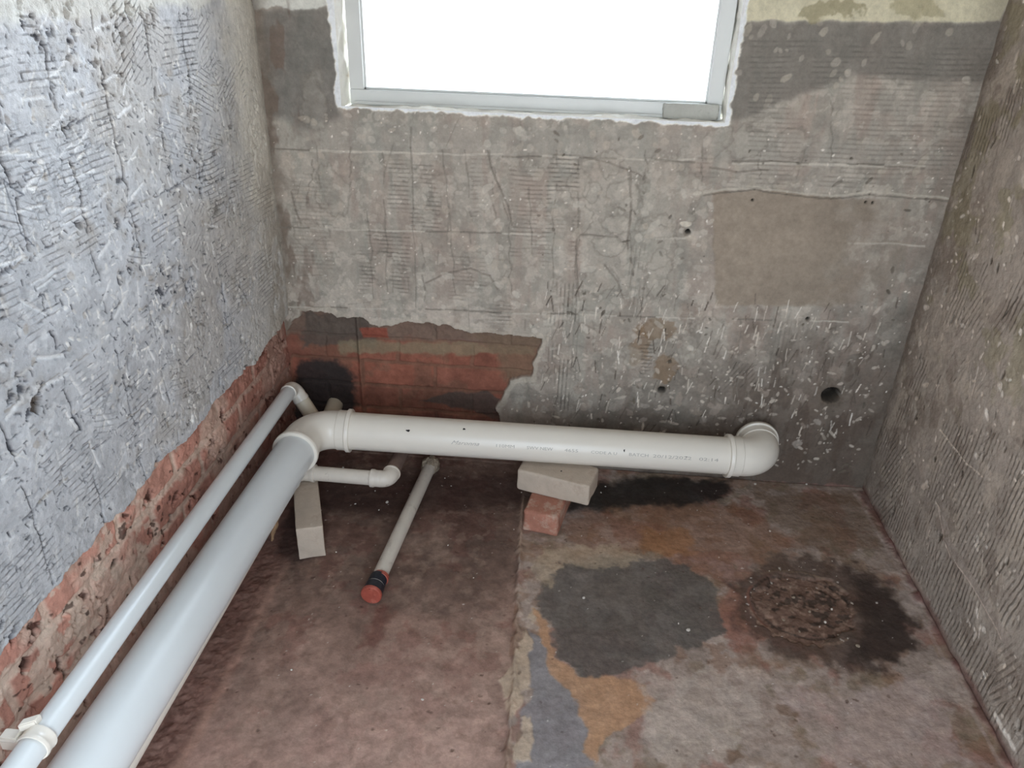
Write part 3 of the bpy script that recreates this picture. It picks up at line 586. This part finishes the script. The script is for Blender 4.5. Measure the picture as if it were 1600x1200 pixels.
for a0, a1, rr, col, k, hh in [(3.3, 5.3, .125, (138, 114, 98), .7, .004), (.3, 2.9, .115, (30, 25, 22), .7, -.004), (3.6, 5.0, .105, (40, 32, 28), .8, -.003), (.6, 2.2, .135, (110, 92, 74), .5, .002), (2.6, 3.9, .12, (128, 84, 70), .6, .002)]:
    n = 22; q = [(cc[0] + rr * 1.15 * math.cos(a0 + (a1 - a0) * i / n), cc[1] + rr * math.sin(a0 + (a1 - a0) * i / n)) for i in range(n + 1)]
    for a, b in zip(q[:-1], q[1:]): fl.stroke(a[0], a[1], b[0], b[1], .005, col, k * .5, hh * .1, jag=.5)
chips(fl, 26, (cc[0] - .16, cc[0] + .2), (cc[1] - .12, cc[1] + .15), (.001, .003), pale, (.5, 1.), 2.5)
# damp stain plus painted shade on the floor along the back wall
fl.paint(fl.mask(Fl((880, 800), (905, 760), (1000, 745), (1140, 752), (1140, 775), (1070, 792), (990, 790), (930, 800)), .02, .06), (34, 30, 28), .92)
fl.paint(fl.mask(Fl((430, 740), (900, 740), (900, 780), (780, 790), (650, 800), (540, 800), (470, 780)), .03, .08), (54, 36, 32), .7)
fl.paint(fl.mask(Fl((460, 880), (430, 860), (455, 780), (475, 770), (480, 870)), .015, .03), (40, 28, 25), .7)  # shade beside the brick on edge, painted on the floor
p = Fl((600, 958), (572, 985)); fl.paint(fl.mask(Fl((585, 945), (612, 948), (604, 975), (585, 1010), (562, 1008), (572, 975)), .014, .05), (98, 56, 48), .6)
# maroon strip along the right wall
q = Fl((1352, 775), (1400, 855), (1440, 930), (1500, 1040), (1560, 1150), (1600, 1220))
for a, b in zip(q[:-1], q[1:]):
    fl.stroke(a[0] + .004, a[1], b[0] + .004, b[1], .030, (98, 62, 58), .7, .004); fl.stroke(a[0] - .03, a[1], b[0] - .03, b[1], .006, (168, 150, 142), .35)
for _ in range(260):
    u = random.uniform(-.7, .95); v = random.uniform(.9, 2.05); fl.blob(u, v, random.uniform(.0008, .0022), random.uniform(.0008, .0022), random.choice(pale), random.uniform(.3, .9))
chips(fl, 200, (-.7, .95), (.9, 2.0), (.001, .004), [(74, 52, 44), (88, 66, 54)], (.4, .8), 2.)
fl.H[(U < XL - .004) | (U > XR) | (V > YB)] = -.004
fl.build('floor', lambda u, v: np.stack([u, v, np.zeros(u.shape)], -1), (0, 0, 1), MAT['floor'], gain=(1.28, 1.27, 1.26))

# ------------------------------------------------------------------ small mesh helpers
def link(name, bm, mat, parent=None, loc=None, rotz=0., smooth_=False, label=None):
    me = bpy.data.meshes.new(name); bmesh.ops.recalc_face_normals(bm, faces=bm.faces); bm.to_mesh(me); bm.free()
    if smooth_:
        for p in me.polygons: p.use_smooth = True
        try: me.set_sharp_from_angle(angle=math.radians(38))
        except Exception: pass
    me.materials.append(MAT[mat]); o = bpy.data.objects.new(name, me); COL.objects.link(o)
    if parent: o.parent = parent
    if loc is not None: o.location = loc
    o.rotation_euler.z = rotz
    if label: o['label'] = label
    return o
def thing(name, label, cat, loc=(0, 0, 0), rotz=0., group=None):
    o = bpy.data.objects.new(name, None); o.empty_display_size = .05; COL.objects.link(o); o.location = loc; o.rotation_euler.z = rotz
    o['label'] = label; o['category'] = cat
    if group: o['group'] = group
    return o
def tag(o, label, cat, group=None):
    o['label'] = label; o['category'] = cat
    if group: o['group'] = group
    return o
def add_box(bm, x0, x1, y0, y1, z0, z1):
    r = bmesh.ops.create_cube(bm, size=1.)
    for v in r['verts']: v.co = Vector((x0 + (v.co.x + .5) * (x1 - x0), y0 + (v.co.y + .5) * (y1 - y0), z0 + (v.co.z + .5) * (z1 - z0)))
    return r['verts']
def tube(bm, pts, radii, seg=40, inner=None):
    """sweep a circle along pts; radii per point; closed ends (or a socket mouth of depth `inner` at the end)"""
    pts = [Vector(p) for p in pts]; n = len(pts); rings = []
    t0 = (pts[1] - pts[0]).normalized(); ref = Vector((0, 0, 1)) if abs(t0.z) < .9 else Vector((1, 0, 0))
    nrm = (ref - t0 * ref.dot(t0)).normalized()
    for i in range(n):
        a = pts[max(0, i - 1)]; b = pts[min(n - 1, i + 1)]
        t = (b - a)
        if t.length < 1e-9: t = t0.copy()
        t.normalize(); nrm = (nrm - t * nrm.dot(t)).normalized(); bi = t.cross(nrm)
        rings.append([bm.verts.new(pts[i] + (nrm * math.cos(2 * PI * k / seg) + bi * math.sin(2 * PI * k / seg)) * radii[i]) for k in range(seg)]); t0 = t
    for A, Bq in zip(rings[:-1], rings[1:]):
        for k in range(seg): bm.faces.new((A[k], A[(k + 1) % seg], Bq[(k + 1) % seg], Bq[k]))
    bm.faces.new(rings[0][::-1]); bm.faces.new(rings[-1])
def straight(bm, a, b, prof, seg=40):
    """prof: (distance along a->b, radius) pairs"""
    a = Vector(a); d = (Vector(b) - a).normalized(); tube(bm, [a + d * s for s, r in prof], [r for s, r in prof], seg)
def bend(corner, da, db, R, n=18):
    """points of a rounded corner; da, db = unit vectors from the corner along each leg"""
    c = Vector(corner); da = Vector(da).normalized(); db = Vector(db).normalized()
    th = da.angle(db); k = R / math.tan(th / 2); ctr = c + (da + db).normalized() * (R / math.sin(th / 2))
    p0 = c + da * k; p1 = c + db * k; v0 = p0 - ctr; v1 = p1 - ctr; an = v0.angle(v1); out = []
    for i in range(n + 1):
        s = i / n; out.append(ctr + (v0 * math.sin((1 - s) * an) + v1 * math.sin(s * an)) / math.sin(an))
    return out, k
def elbow(bm, corner, da, db, R, r_body, r_sock, r_bead, la, lb, seg=44):
    """plumbing bend with a beaded socket at each end; la, lb = distance from corner to each mouth"""
    pts, k = bend(corner, da, db, R); c = Vector(corner); da = Vector(da).normalized(); db = Vector(db).normalized()
    def sock(d, L):
        s = max(k + .001, L - .052) if L - k > .03 else k + .001
        bw = min(.014, (L - k) * .4)
        return [(L, r_sock - .004), (L, r_bead - .0012), (L - bw * .12, r_bead), (L - bw * .80, r_bead), (L - bw, r_sock + .0004), (L - bw * 1.5, r_sock - .0004), (max(k + .0012, L - bw * 2.7), r_sock), (max(k + .0006, L - bw * 2.85), r_body)]
    P = [(c + da * s, r) for s, r in sock(da, la)] + [(p, r_body) for p in pts] + [(c + db * s, r) for s, r in sock(db, lb)[::-1]]
    tube(bm, [p for p, r in P], [r for p, r in P], seg)

# ------------------------------------------------------------------ rest of the room shell
def shell(name, boxes, mat='concrete'):
    bm = bmesh.new()
    for b in boxes: add_box(bm, *b)
    o = link(name, bm, mat); o['kind'] = 'structure'; return o
shell('ceiling', [(XL - .2, XR + .2, REAR - .2, 2.35, 2.5, 2.6)])
shell('wall_rear', [(XL - .2, DX0, REAR - .2, REAR, -.02, 2.5), (DX1, XR + .2, REAR - .2, REAR, -.02, 2.5), (DX0, DX1, REAR - .2, REAR, DZ1, 2.5)])

# window: rough white reveal, frame and pane
win = bpy.data.objects.new('window_1', None); COL.objects.link(win); win['kind'] = 'structure'
def reveal_strip(bm, p0, p1, out, seed, depth=.112, n=120, m=26):
    r = np.random.RandomState(seed); g = []
    p0 = Vector(p0); p1 = Vector(p1); out = Vector(out); L = (p1 - p0).length
    us = np.linspace(0, 1, n + 1)[:, None] * L; vs = np.linspace(0, 1, m + 1)[None] * depth; Uq, Vq = np.broadcast_arrays(us, vs)
    h = (fbm(Uq, Vq, 26, seed, 4) - .5) * .016 + (fbm(Uq, Vq, 9, seed + 7, 3) - .5) * .014
    for i in range(n + 1):
        row = []
        for j in range(m + 1):
            f = 0.35 if j == 0 else 1.
            row.append(bm.verts.new(p0.lerp(p1, i / n) + Vector((0, depth * j / m, 0)) + out * float(h[i, j] * f + (.004 if j else 0.0))))
        g.append(row)
    for i in range(n):
        for j in range(m): bm.faces.new((g[i][j], g[i + 1][j], g[i + 1][j + 1], g[i][j + 1]))
e = .004
for a, b, o_, sd in [((WX0 - e, YB, WZ0 - e), (WX1 + e, YB, WZ0 - e), (0, 0, 1), 401), ((WX0 - e, YB, WZ0 - e), (WX0 - e, YB, WZ1), (1, 0, 0), 411), ((WX1 + e, YB, WZ0 - e), (WX1 + e, YB, WZ1), (-1, 0, 0), 421), ((WX0, YB, WZ1), (WX1, YB, WZ1), (0, 0, -1), 431)]:
    bm = bmesh.new(); reveal_strip(bm, a, b, o_, sd); link('window_reveal', bm, 'reveal', win, smooth_=True)
FY = 2.158
bm = bmesh.new(); fx0, fx1, fz0, fz1 = WX0 + .010, WX1 - .004, WZ0 - .004, WZ1
T = .046
for b in [(fx0, fx1, FY, FY + .05, fz0, fz0 + .040), (fx0, fx1, FY, FY + .05, fz1 - T, fz1), (fx0, fx0 + .038, FY, FY + .05, fz0 + .0405, fz1 - T - .0005), (fx1 - .038, fx1, FY, FY + .05, fz0 + .0405, fz1 - T - .0005)]:
    add_box(bm, *b)
for b in [(fx0 + .03, fx1 - .03, FY + .012, FY + .042, fz0 + .040, fz0 + .046), (fx0 + .036, fx0 + .043, FY + .012, FY + .042, fz0 + .04, fz1 - T), (fx1 - .043, fx1 - .036, FY + .012, FY + .042, fz0 + .04, fz1 - T), (fx0 + .01, fx1 - .01, FY - .006, FY, fz0 + .003, fz0 + .011)]:
    add_box(bm, *b)
bmesh.ops.bevel(bm, geom=bm.edges[:], offset=.0012, segments=1, affect='EDGES')
link('window_frame', bm, 'frame', win)
bm = bmesh.new(); add_box(bm, fx0 + .03, fx1 - .03, FY + .025, FY + .029, fz0 + .03, fz1 - .03); link('pane', bm, 'glass', win)

def lump(bm, size, seed, cuts=5, amp=.12, fr=3.):
    """broken block: subdivided box with worn, uneven faces"""
    r = bmesh.ops.create_cube(bm, size=1.); bmesh.ops.subdivide_edges(bm, edges=bm.edges[:], cuts=cuts, use_grid_fill=True)
    rs = np.random.RandomState(seed)
    for v in bm.verts:
        p = v.co.copy(); q = np.array([[p.x, p.y, p.z]])
        n = vn(q[:, 0] + q[:, 2] * .7, q[:, 1] + q[:, 2] * 1.3, fr, seed)[0] - .5
        c = max(abs(p.x), abs(p.y), abs(p.z)); rr = p.length; rd = 1 - .10 * max(0, rr - .62) / .25
        v.co = Vector((p.x * size[0], p.y * size[1], p.z * size[2])) * rd * (1 + n * amp)
pA = on(1, FY - .004, 1036, 170); pB = on(1, FY - .004, 1122, 175)
bm = bmesh.new(); lump(bm, (pB[0] - pA[0], .018, .040), 77, 6, .05, 5.)
tag(link('plaster_lump', bm, 'mortar', loc=((pA[0] + pB[0]) / 2, FY - .010, fz0 + .0225), smooth_=True), 'grey cement dollop stuck on the right end of the white window frame', 'plaster')

# ------------------------------------------------------------------ big white soil pipe
soil = thing('soil_pipe', 'thick white plastic soil pipe running along the left wall and bending along the back wall', 'pipe', (-.72, 1.86, 0))
so = Vector(soil.location)
def rel(bm, o=so):
    for v in bm.verts: v.co -= o
c1 = Vector((-.7223, 1.866, .224)); near = Vector((-.7143, -.12, .2915)); c2 = Vector((.603, 1.948, .1815))
d1 = (near - c1).normalized(); d2 = (c2 - c1).normalized(); dw = Vector((0.02, 1, 0)).normalized()
bm = bmesh.new(); straight(bm, c1 + d1 * .10, near, [(0, .055), (.5, .055), ((near - c1).length - .1, .055)], 64); rel(bm); link('pipe_section', bm, 'pvc_cool_lit', soil, smooth_=True)
bm = bmesh.new(); L = (c2 - c1).length; straight(bm, c1 + d2 * .085, c2, [(0, .055), (.5, .055), (L - .085 - .07, .055)], 64); rel(bm); sec = link('pipe_section', bm, 'pvc', soil, smooth_=True)
bm = bmesh.new(); elbow(bm, c1, d1, d2, .082, .0565, .0590, .0640, .142, .120, 64); rel(bm); link('elbow', bm, 'pvc', soil, smooth_=True)
bm = bmesh.new(); elbow(bm, c2, -d2, dw, .064, .0570, .0595, .0645, .108, .104, 64); rel(bm); link('elbow', bm, 'pvc', soil, smooth_=True)
# printed line and scratches on the long section
def on_pipe(bm_verts, a, dvec, r, ang0):
    pass
ax = d2; nz = Vector((0, 0, 1)); nz = (nz - ax * nz.dot(ax)).normalized(); nfr = nz.cross(ax) * 1.0
if nfr.y > 0: nfr = -nfr                                   # points at the room
def wrap(u, s):
    """u = distance along the pipe from c1, s = arc height above the mid line facing the room"""
    t = s / .055; return c1 + ax * u + (nfr * math.cos(t) + nz * math.sin(t)) * .0553
def px_to_u(px): # distance along the section for a pixel column in the photograph
    y_ = np.interp(px, [550, 1134], [677, 713]); p = on(1, 1.87 + .04 * (px - 550) / 584., px, y_); return (Vector(p) - c1).dot(ax)
def write(txt, pa, pb, h, s0, shear=0.):
    bmT = bmesh.new(); cu = bpy.data.curves.new('t', 'FONT'); cu.body = txt; cu.shear = shear; cu.resolution_u = 2
    ob = bpy.data.objects.new('t', cu); COL.objects.link(ob); me = ob.to_mesh()
    xs = [v.co.x for v in me.vertices]; ys = [v.co.y for v in me.vertices]
    x0, x1, y0, y1 = min(xs), max(xs), min(ys), max(ys); ua, ub = px_to_u(pa), px_to_u(pb)
    vs = [bmT.verts.new(wrap(ua + (v.co.x - x0) / (x1 - x0) * (ub - ua), s0 + (v.co.y - y0) / (y1 - y0) * h)) for v in me.vertices]
    for p in me.polygons:
        try: bmT.faces.new([vs[i] for i in p.vertices])
        except ValueError: pass
    ob.to_mesh_clear(); bpy.data.objects.remove(ob); bpy.data.curves.remove(cu)
    rel(bmT); link('printed_marking', bmT, 'ink', sec, label='faint grey printed marking')
for txt, pa, pb, h, sh in [('Maronna', 707, 750, .011, .5), ('110MM', 776, 804, .009, 0), ('SWV NEW', 823, 863, .009, 0), ('4655', 881, 902, .009, 0), ('CODE A U', 922, 962, .008, 0), ('BATCH', 981, 1011, .009, 0), ('20/12/2022', 1018, 1078, .009, 0), ('02:14', 1090, 1120, .009, 0)]:
    write(txt, pa, pb, h, .0115, sh)
def nick(px, s, w_, h_, name='scuff_mark'):
    bm = bmesh.new(); u0 = px_to_u(px); vs = []
    for k in range(10):
        a = 2 * PI * k / 10; rr = 1 + .25 * math.sin(3 * a + px); vs.append(bm.verts.new(wrap(u0 + math.cos(a) * w_ * rr, s + math.sin(a) * h_ * rr)))
    bm.faces.new(vs); rel(bm); link(name, bm, 'hole', sec)
nick(640, .042, .006, .0032); nick(973, .026, .002, .004); nick(725, .058, .004, .003); nick(1070, .020, .004, .0008)

# ------------------------------------------------------------------ slim waste pipe clipped along the left wall
A0 = Vector((-.7035, -.12, .4335)); Ae = Vector((-.8140, 1.992, .2875)); r1 = .0212
wst = thing('waste_pipe', 'slim white waste pipe along the brick strip, bending down behind the big elbow', 'pipe', (-.75, 1.0, 0)); wo_ = Vector(wst.location)
da = (A0 - Ae).normalized(); D2 = Vector((-.735, 1.975, .158)); db = (D2 - Ae).normalized()
bm = bmesh.new(); straight(bm, Ae + da * .02, A0, [(0, r1), (1., r1), ((A0 - Ae).length - .02, r1)], 40); rel(bm, wo_); link('pipe_section', bm, 'pvc_cool_lit', wst, smooth_=True)
bm = bmesh.new(); elbow(bm, Ae, da, db, .024, .0232, .0234, .0244, .046, .050, 40); rel(bm, wo_); link('elbow', bm, 'pvc', wst, smooth_=True)
bm = bmesh.new(); straight(bm, Ae + db * .03, D2, [(0, .0228), (.05, .0228), ((D2 - Ae).length - .03, .0228)], 40); rel(bm, wo_); link('pipe_section', bm, 'pvc_cream', wst, smooth_=True, label='yellowed short pipe section')
st = Vector((-.720, 1.972, .150)); en = Vector((-.732, 2.125, .160)); ds = (en - st).normalized()
bm = bmesh.new(); elbow(bm, st, Ae - D2, ds, .026, .0238, .0242, .026, .045, .055, 40); rel(bm, wo_); link('elbow', bm, 'pvc_cream', wst, smooth_=True)
bm = bmesh.new(); straight(bm, st + ds * .02, en, [(0, .0262), (.08, .0262), ((en - st).length - .02, .0262)], 40); rel(bm, wo_); link('pipe_section', bm, 'pvc_cream', wst, smooth_=True)
# wall clip round it
cy = .697; t_ = (cy - A0.y) / (Ae.y - A0.y); cp = A0.lerp(Ae, t_); dd = (Ae - A0).normalized()
clip = thing('pipe_clip', 'white plastic clip holding the slim waste pipe to the left wall', 'pipe clip', cp)
bm = bmesh.new(); n = 48
a_ = Vector((1, 0, 0)); a_ = (a_ - dd * a_.dot(dd)).normalized(); b_ = dd.cross(a_)
prof = [(-.011, .0216), (-.011, .0242), (-.008, .0252), (-.0055, .0252), (-.004, .0242), (.006, .0242), (.008, .0252), (.011, .0252), (.011, .0216)]
rings = [[bm.verts.new(dd * s + (a_ * math.cos(2 * PI * k / n) + b_ * math.sin(2 * PI * k / n)) * r) for k in range(n)] for s, r in prof]
for A, Bq in zip(rings, rings[1:] + rings[:1]):
    for k in range(n): bm.faces.new((A[k], A[(k + 1) % n], Bq[(k + 1) % n], Bq[k]))
link('ring', bm, 'pvc', clip, smooth_=True)
bm = bmesh.new(); add_box(bm, -.050, -.020, -.011, .012, -.010, .012); bmesh.ops.bevel(bm, geom=bm.edges[:], offset=.0025, segments=2, affect='EDGES'); link('bracket', bm, 'pvc', clip)
bm = bmesh.new(); straight(bm, (XL - .018 - cp.x, 0, -.002), (0, 0, -.002), [(0, .006), (.01, .004), (cp.x - XL + .018 - .046, .004)], 16); link('screw', bm, 'black', clip, smooth_=True)
bm = bmesh.new()
for q in [(-.048, -.014), (-.016, -.012), (-.004, .002), (-.022, .010), (-.048, .004)]: pass
vs = add_box(bm, -.046, -.020, -.012, .006, .010, .020)
for v in vs:
    if v.co.z > .02 and v.co.x > -.03: v.co.x += .010; v.co.z -= .004
bmesh.ops.bevel(bm, geom=bm.edges[:], offset=.002, segments=2, affect='EDGES'); link('latch', bm, 'pvc', clip)
bm = bmesh.new(); vs = add_box(bm, -.022, -.002, .002, .016, .018, .032)
for v in vs: v.co.y += (v.co.x + .02) * .6
bmesh.ops.bevel(bm, geom=bm.edges[:], offset=.0015, segments=2, affect='EDGES'); link('latch', bm, 'pvc', clip)

# ------------------------------------------------------------------ low branch pipe under the soil pipe
r2 = .0212; Z2 = .1295
lowp = thing('branch_pipe', 'grimy white branch pipe low over the cement brick, turning into the back wall', 'pipe', (-.6, 1.774, 0)); lo = Vector(lowp.location)
k1 = Vector((-.744, 1.775, Z2)); k2 = Vector((-.474, 1.772, Z2)); nr_ = Vector((-.735, .25, Z2 + .012)); wl = Vector((-.462, 2.112, Z2 - .010))
e1 = (k2 - k1).normalized(); e2 = (wl - k2).normalized(); e3 = (nr_ - k1).normalized()
bm = bmesh.new(); straight(bm, k1 + e1 * .03, k2 - e1 * .02, [(0, r2), (.1, r2), ((k2 - k1).length - .05, r2)], 36); rel(bm, lo); link('pipe_section', bm, 'pvc_dirty', lowp, smooth_=True)
bm = bmesh.new(); elbow(bm, k2, -e1, e2, .022, .0240, .0244, .0262, .052, .036, 36); rel(bm, lo); link('elbow', bm, 'pvc_dirty', lowp, smooth_=True)
bm = bmesh.new(); elbow(bm, k1, e1, e3, .027, .0240, .0244, .0262, .056, .054, 36); rel(bm, lo); link('elbow', bm, 'pvc_dirty', lowp, smooth_=True)
bm = bmesh.new(); straight(bm, k2 + e2 * .03, wl, [(0, .0208), (.1, .0208), ((wl - k2).length - .03, .0208)], 36); rel(bm, lo); link('pipe_section', bm, 'pvc_brown', lowp, smooth_=True, label='mud-brown pipe section')
bm = bmesh.new(); straight(bm, k1 + e3 * .03, nr_, [(0, r2), (.5, r2), ((nr_ - k1).length - .03, r2)], 36); rel(bm, lo); link('pipe_section', bm, 'pvc', lowp, smooth_=True)

# ------------------------------------------------------------------ capped stub pipe lying on the floor
ca = Vector(on(2, .026, 674, 724)); cb = Vector(on(2, .026, 592, 903)); dc = (cb - ca).normalized()
capd = thing('capped_pipe', 'thin white pipe lying on the red floor with black coupling and red end cap', 'pipe', (cb.x, cb.y, 0)); co = Vector(capd.location)
Lc = (cb - ca).length
bm = bmesh.new(); straight(bm, ca, cb, [(0, .0195), (.2, .0195), (Lc + .01, .0195)], 36); rel(bm, co); link('tube', bm, 'pvc_dirty', capd, smooth_=True)
bm = bmesh.new(); straight(bm, cb - dc * .002, cb + dc, [(0, .0200), (.001, .0232), (.026, .0236), (.028, .0222), (.031, .0222), (.033, .0250), (.056, .0256), (.058, .022)], 36); rel(bm, co); cpl = link('coupling', bm, 'black', capd, smooth_=True)
bm = bmesh.new(); straight(bm, cb + dc * .0285, cb + dc, [(0, .0225), (.0003, .0240), (.0020, .0240), (.0023, .0225)], 36); rel(bm, co); link('clamp_band', bm, 'frame', cpl, smooth_=True, label='pale clamp band')
bm = bmesh.new(); s_ = cb - dc * .006 + Vector((.004, .002, .0)); straight(bm, s_, s_ + dc, [(0, .0196), (.001, .0215), (.012, .0222), (.013, .0205)], 36); rel(bm, co); link('gasket', bm, 'red_cap', capd, smooth_=True)
bm = bmesh.new(); straight(bm, cb + dc * .055, cb + dc, [(0, .0236), (.001, .0268), (.007, .0272), (.0095, .0266), (.0112, .0250), (.0118, .0215), (.0108, .020), (.0112, .010), (.0116, .001)], 40); rel(bm, co); link('end_cap', bm, 'red_cap', capd, smooth_=True)
bm = bmesh.new()
r = bmesh.ops.create_icosphere(bm, subdivisions=4, radius=1.)
ctr = ca + dc * .012
for v in bm.verts:
    p = v.co.copy(); n_ = vn(np.array([p.x + p.z * .5]), np.array([p.y + p.z]), 3.1, 91)[0] + .6 * vn(np.array([p.x - p.z]), np.array([p.y + p.z]), 7.3, 92)[0]
    q = (Vector((1, 0, 0)) * p.x * .028 + dc * p.y * .036 + Vector((0, 0, 1)) * p.z * .027) * (.72 + .32 * n_); v.co = ctr + q
    v.co.z = max(v.co.z, .004)
rel(bm, co); link('caked_mortar', bm, 'caked', capd, smooth_=True)

# ------------------------------------------------------------------ bricks
def brick(name, size, loc, rot, mat, seed, label, worn=.006, tilt=(0, 0)):
    bm = bmesh.new(); bmesh.ops.create_cube(bm, size=1.); bmesh.ops.subdivide_edges(bm, edges=bm.edges[:], cuts=26, use_grid_fill=True)
    hs = Vector(size) * .5
    for v in bm.verts:
        p = Vector([math.copysign(min(1, abs(2 * c) ** .8), c) * h for c, h in zip(v.co, hs)])
        g = [np.array([p.x + p.z * 1.3]), np.array([p.y - p.z * .8])]
        rr = worn * (.45 + 1.3 * float(vn(g[0], g[1], 22, seed + 5)[0]))
        q = Vector([max(-h + rr, min(h - rr, c)) for c, h in zip(p, hs)]); d = p - q
        if d.length > 1e-9: p = q + d.normalized() * min(rr, d.length) if d.length > rr else p
        n_ = vn(g[0], g[1], 30, seed)[0] - .5; n2 = vn(np.array([p.x - p.z]), np.array([p.y + p.z]), 120, seed + 1)[0] - .5
        v.co = Vector((p.x * (1 + n_ * .03), p.y * (1 + n_ * .03), p.z + (n2 * .0008 if p.z > 0 else 0))) 
    o = link(name, bm, mat, loc=loc, smooth_=True, rotz=rot); o.rotation_euler.x, o.rotation_euler.y = tilt
    return tag(o, label, 'brick', 'loose bricks propping up the pipes')
u1 = Vector((math.cos(math.radians(-15.5)), math.sin(math.radians(-15.5)), 0)); v1 = Vector((-u1.y, u1.x, 0))
cW = Vector((-.006, 1.8215, .0725 + .0350)) + v1 * .053
wbrick = brick('cement_brick', (.218, .106, .070), cW, math.radians(-15.5), 'white_brick', 501, 'pale grey cement brick on the red brick, right under the long pipe')
u2 = Vector((math.cos(math.radians(-12)), math.sin(math.radians(-12)), 0)); v2 = Vector((-u2.y, u2.x, 0))
cR = Vector((-.034, 1.742, .0360)) + v2 * .095
brick('clay_brick', (.104, .190, .0720), cR, math.radians(-12), 'red_brick', 511, 'worn red clay brick on the floor beneath the pale brick', worn=.009)
ang = math.radians(21); v3 = Vector((-math.sin(ang), math.cos(ang), 0))
cL = Vector((-.641, 1.566, .0515)) + v3 * .111
brick('cement_brick', (.070, .222, .1025), cL, ang, 'white_brick', 521, 'grey cement brick standing on edge by the big elbow', worn=.003)
pc = Vector(on(2, .1428, 877, 736)); bm = bmesh.new(); n = 10
bm.faces.new([bm.verts.new(Vector((math.cos(2 * PI * k / n) * .0024, math.sin(2 * PI * k / n) * .0032, 0))) for k in range(n)])
o = link('nail_hole', bm, 'hole', wbrick); o.matrix_parent_inverse = Matrix(); o.location = Matrix.Rotation(math.radians(15.5), 3, 'Z') @ (Vector((pc.x, pc.y, 0)) - Vector((cW.x, cW.y, 0))); o.location.z = .0353
# ------------------------------------------------------------------ splinter, crumbs
bm = bmesh.new(); p0 = Vector((-.774, 1.615, .003)); p1 = Vector((-.752, 1.640, .105)); n = 14
tube(bm, [p0.lerp(p1, i / n) + Vector((math.sin(i * 1.3) * .0016, math.cos(i * 1.7) * .0012, 0)) for i in range(n + 1)], [.0022 + .0075 * math.sin(min(1, (i / n) * 1.15) * PI * .62) + .001 * math.sin(i * 2.1) for i in range(n + 1)], 7)
for v in bm.verts: v.co -= Vector((p0.x, p0.y, 0))
tag(link('wood_splinter', bm, 'wood', loc=(p0.x, p0.y, 0)), 'jagged wood splinter sticking out from under the big pipe', 'splinter')

def crumb(seed, sz):
    bm = bmesh.new(); bmesh.ops.create_icosphere(bm, subdivisions=1, radius=1.); rs = np.random.RandomState(seed)
    sc = (rs.uniform(.7, 1.4), rs.uniform(.6, 1.1), rs.uniform(.45, .8))
    for v in bm.verts:
        k = 1 + (rs.rand() - .5) * .35; v.co = Vector((v.co.x * sc[0], v.co.y * sc[1], v.co.z * sc[2])) * sz * k
    mz_ = min(v.co.z for v in bm.verts)
    for v in bm.verts: v.co.z -= mz_
    return bm
spots = [(525, 860, .0028), (555, 785, .003), (510, 733, .005), (536, 728, .004), (592, 795, .003), (586, 765, .003), (605, 783, .005), (640, 690 + 80, .0025), (695, 745, .0025), (705, 757, .0025), (815, 768, .0032), (803, 825, .0025), (939, 770, .0028), (946, 760, .0022),
         (1180, 757, .005), (1260, 757, .004), (1203, 830, .003), (1165, 955, .003), (1240, 932, .004), (1265, 955, .005), (1290, 970, .0035), (1225, 965, .004), (1215, 940, .003), (1280, 925, .003), (1300, 950, .004), (1250, 985, .003), (1235, 915, .003), (1310, 990, .003), (1075, 985, .0055), (1060, 975, .003), (912, 935, .004), (660, 1090, .003), (455, 1045, .003), (700, 850, .0025), (740, 900, .002), (1340, 1010, .005)]
seen = {}
for i, (x, y, s) in enumerate(spots):
    p = on(2, 0, x, y); drain = 1160 < x < 1350 and y > 900
    # rest on the actual relief
    iu = min(len(fl.us) - 1, np.searchsorted(fl.us, p[0])); iv = min(len(fl.vs) - 1, np.searchsorted(fl.vs, p[1])); z = float(fl.H[iu, iv]) - .0006
    o = link('plaster_crumb', crumb(900 + i, s), 'caked' if (drain and i % 4) else 'crumb', loc=(p[0], p[1], z), rotz=i * .7)
    lm_ = [(576, 938, 'the red end cap'), (490, 868, 'the brick standing on edge'), (610, 750, 'the branch pipe elbow'), (672, 724, 'the caked pipe end'), (630, 815, 'the capped pipe middle'), (845, 830, 'the red clay brick'),
           (925, 770, 'the pale upper brick'), (1185, 745, 'the big right elbow'), (1255, 948, 'the floor hollow centre'), (980, 960, 'the dark slate-grey stain'), (1345, 765, 'the far right floor corner')]
    q = min(lm_, key=lambda t: (t[0] - x) ** 2 + (t[1] - y) ** 2); dx, dy = x - q[0], y - q[1]
    side = ('right of ' if dx > 0 else 'left of ') if abs(dx) > abs(dy) else ('in front of ' if dy > 0 else 'behind ')
    what = 'brown rubble crumb' if (drain and i % 4) else 'pale plaster crumb'
    tag(o, ('larger ' if s > .0034 else 'tiny ') + what + ' on the floor ' + side + q[2], 'rubble' if drain else 'crumb', 'rubble in the floor hollow' if drain else ('crumbs on the left floor' if x < 820 else 'crumbs on the right floor'))
    seen.setdefault(o['label'], []).append(((q[0] - x) ** 2 + (q[1] - y) ** 2, i, o))
for lb, lst in seen.items():
    if len(lst) > 1:
        lst.sort(key=lambda t: t[:2])
        for k, (d_, i_, o_) in enumerate(lst): o_['label'] = lb + (', nearer one' if k == 0 else ', farther one' if k == 1 else ', farthest one')
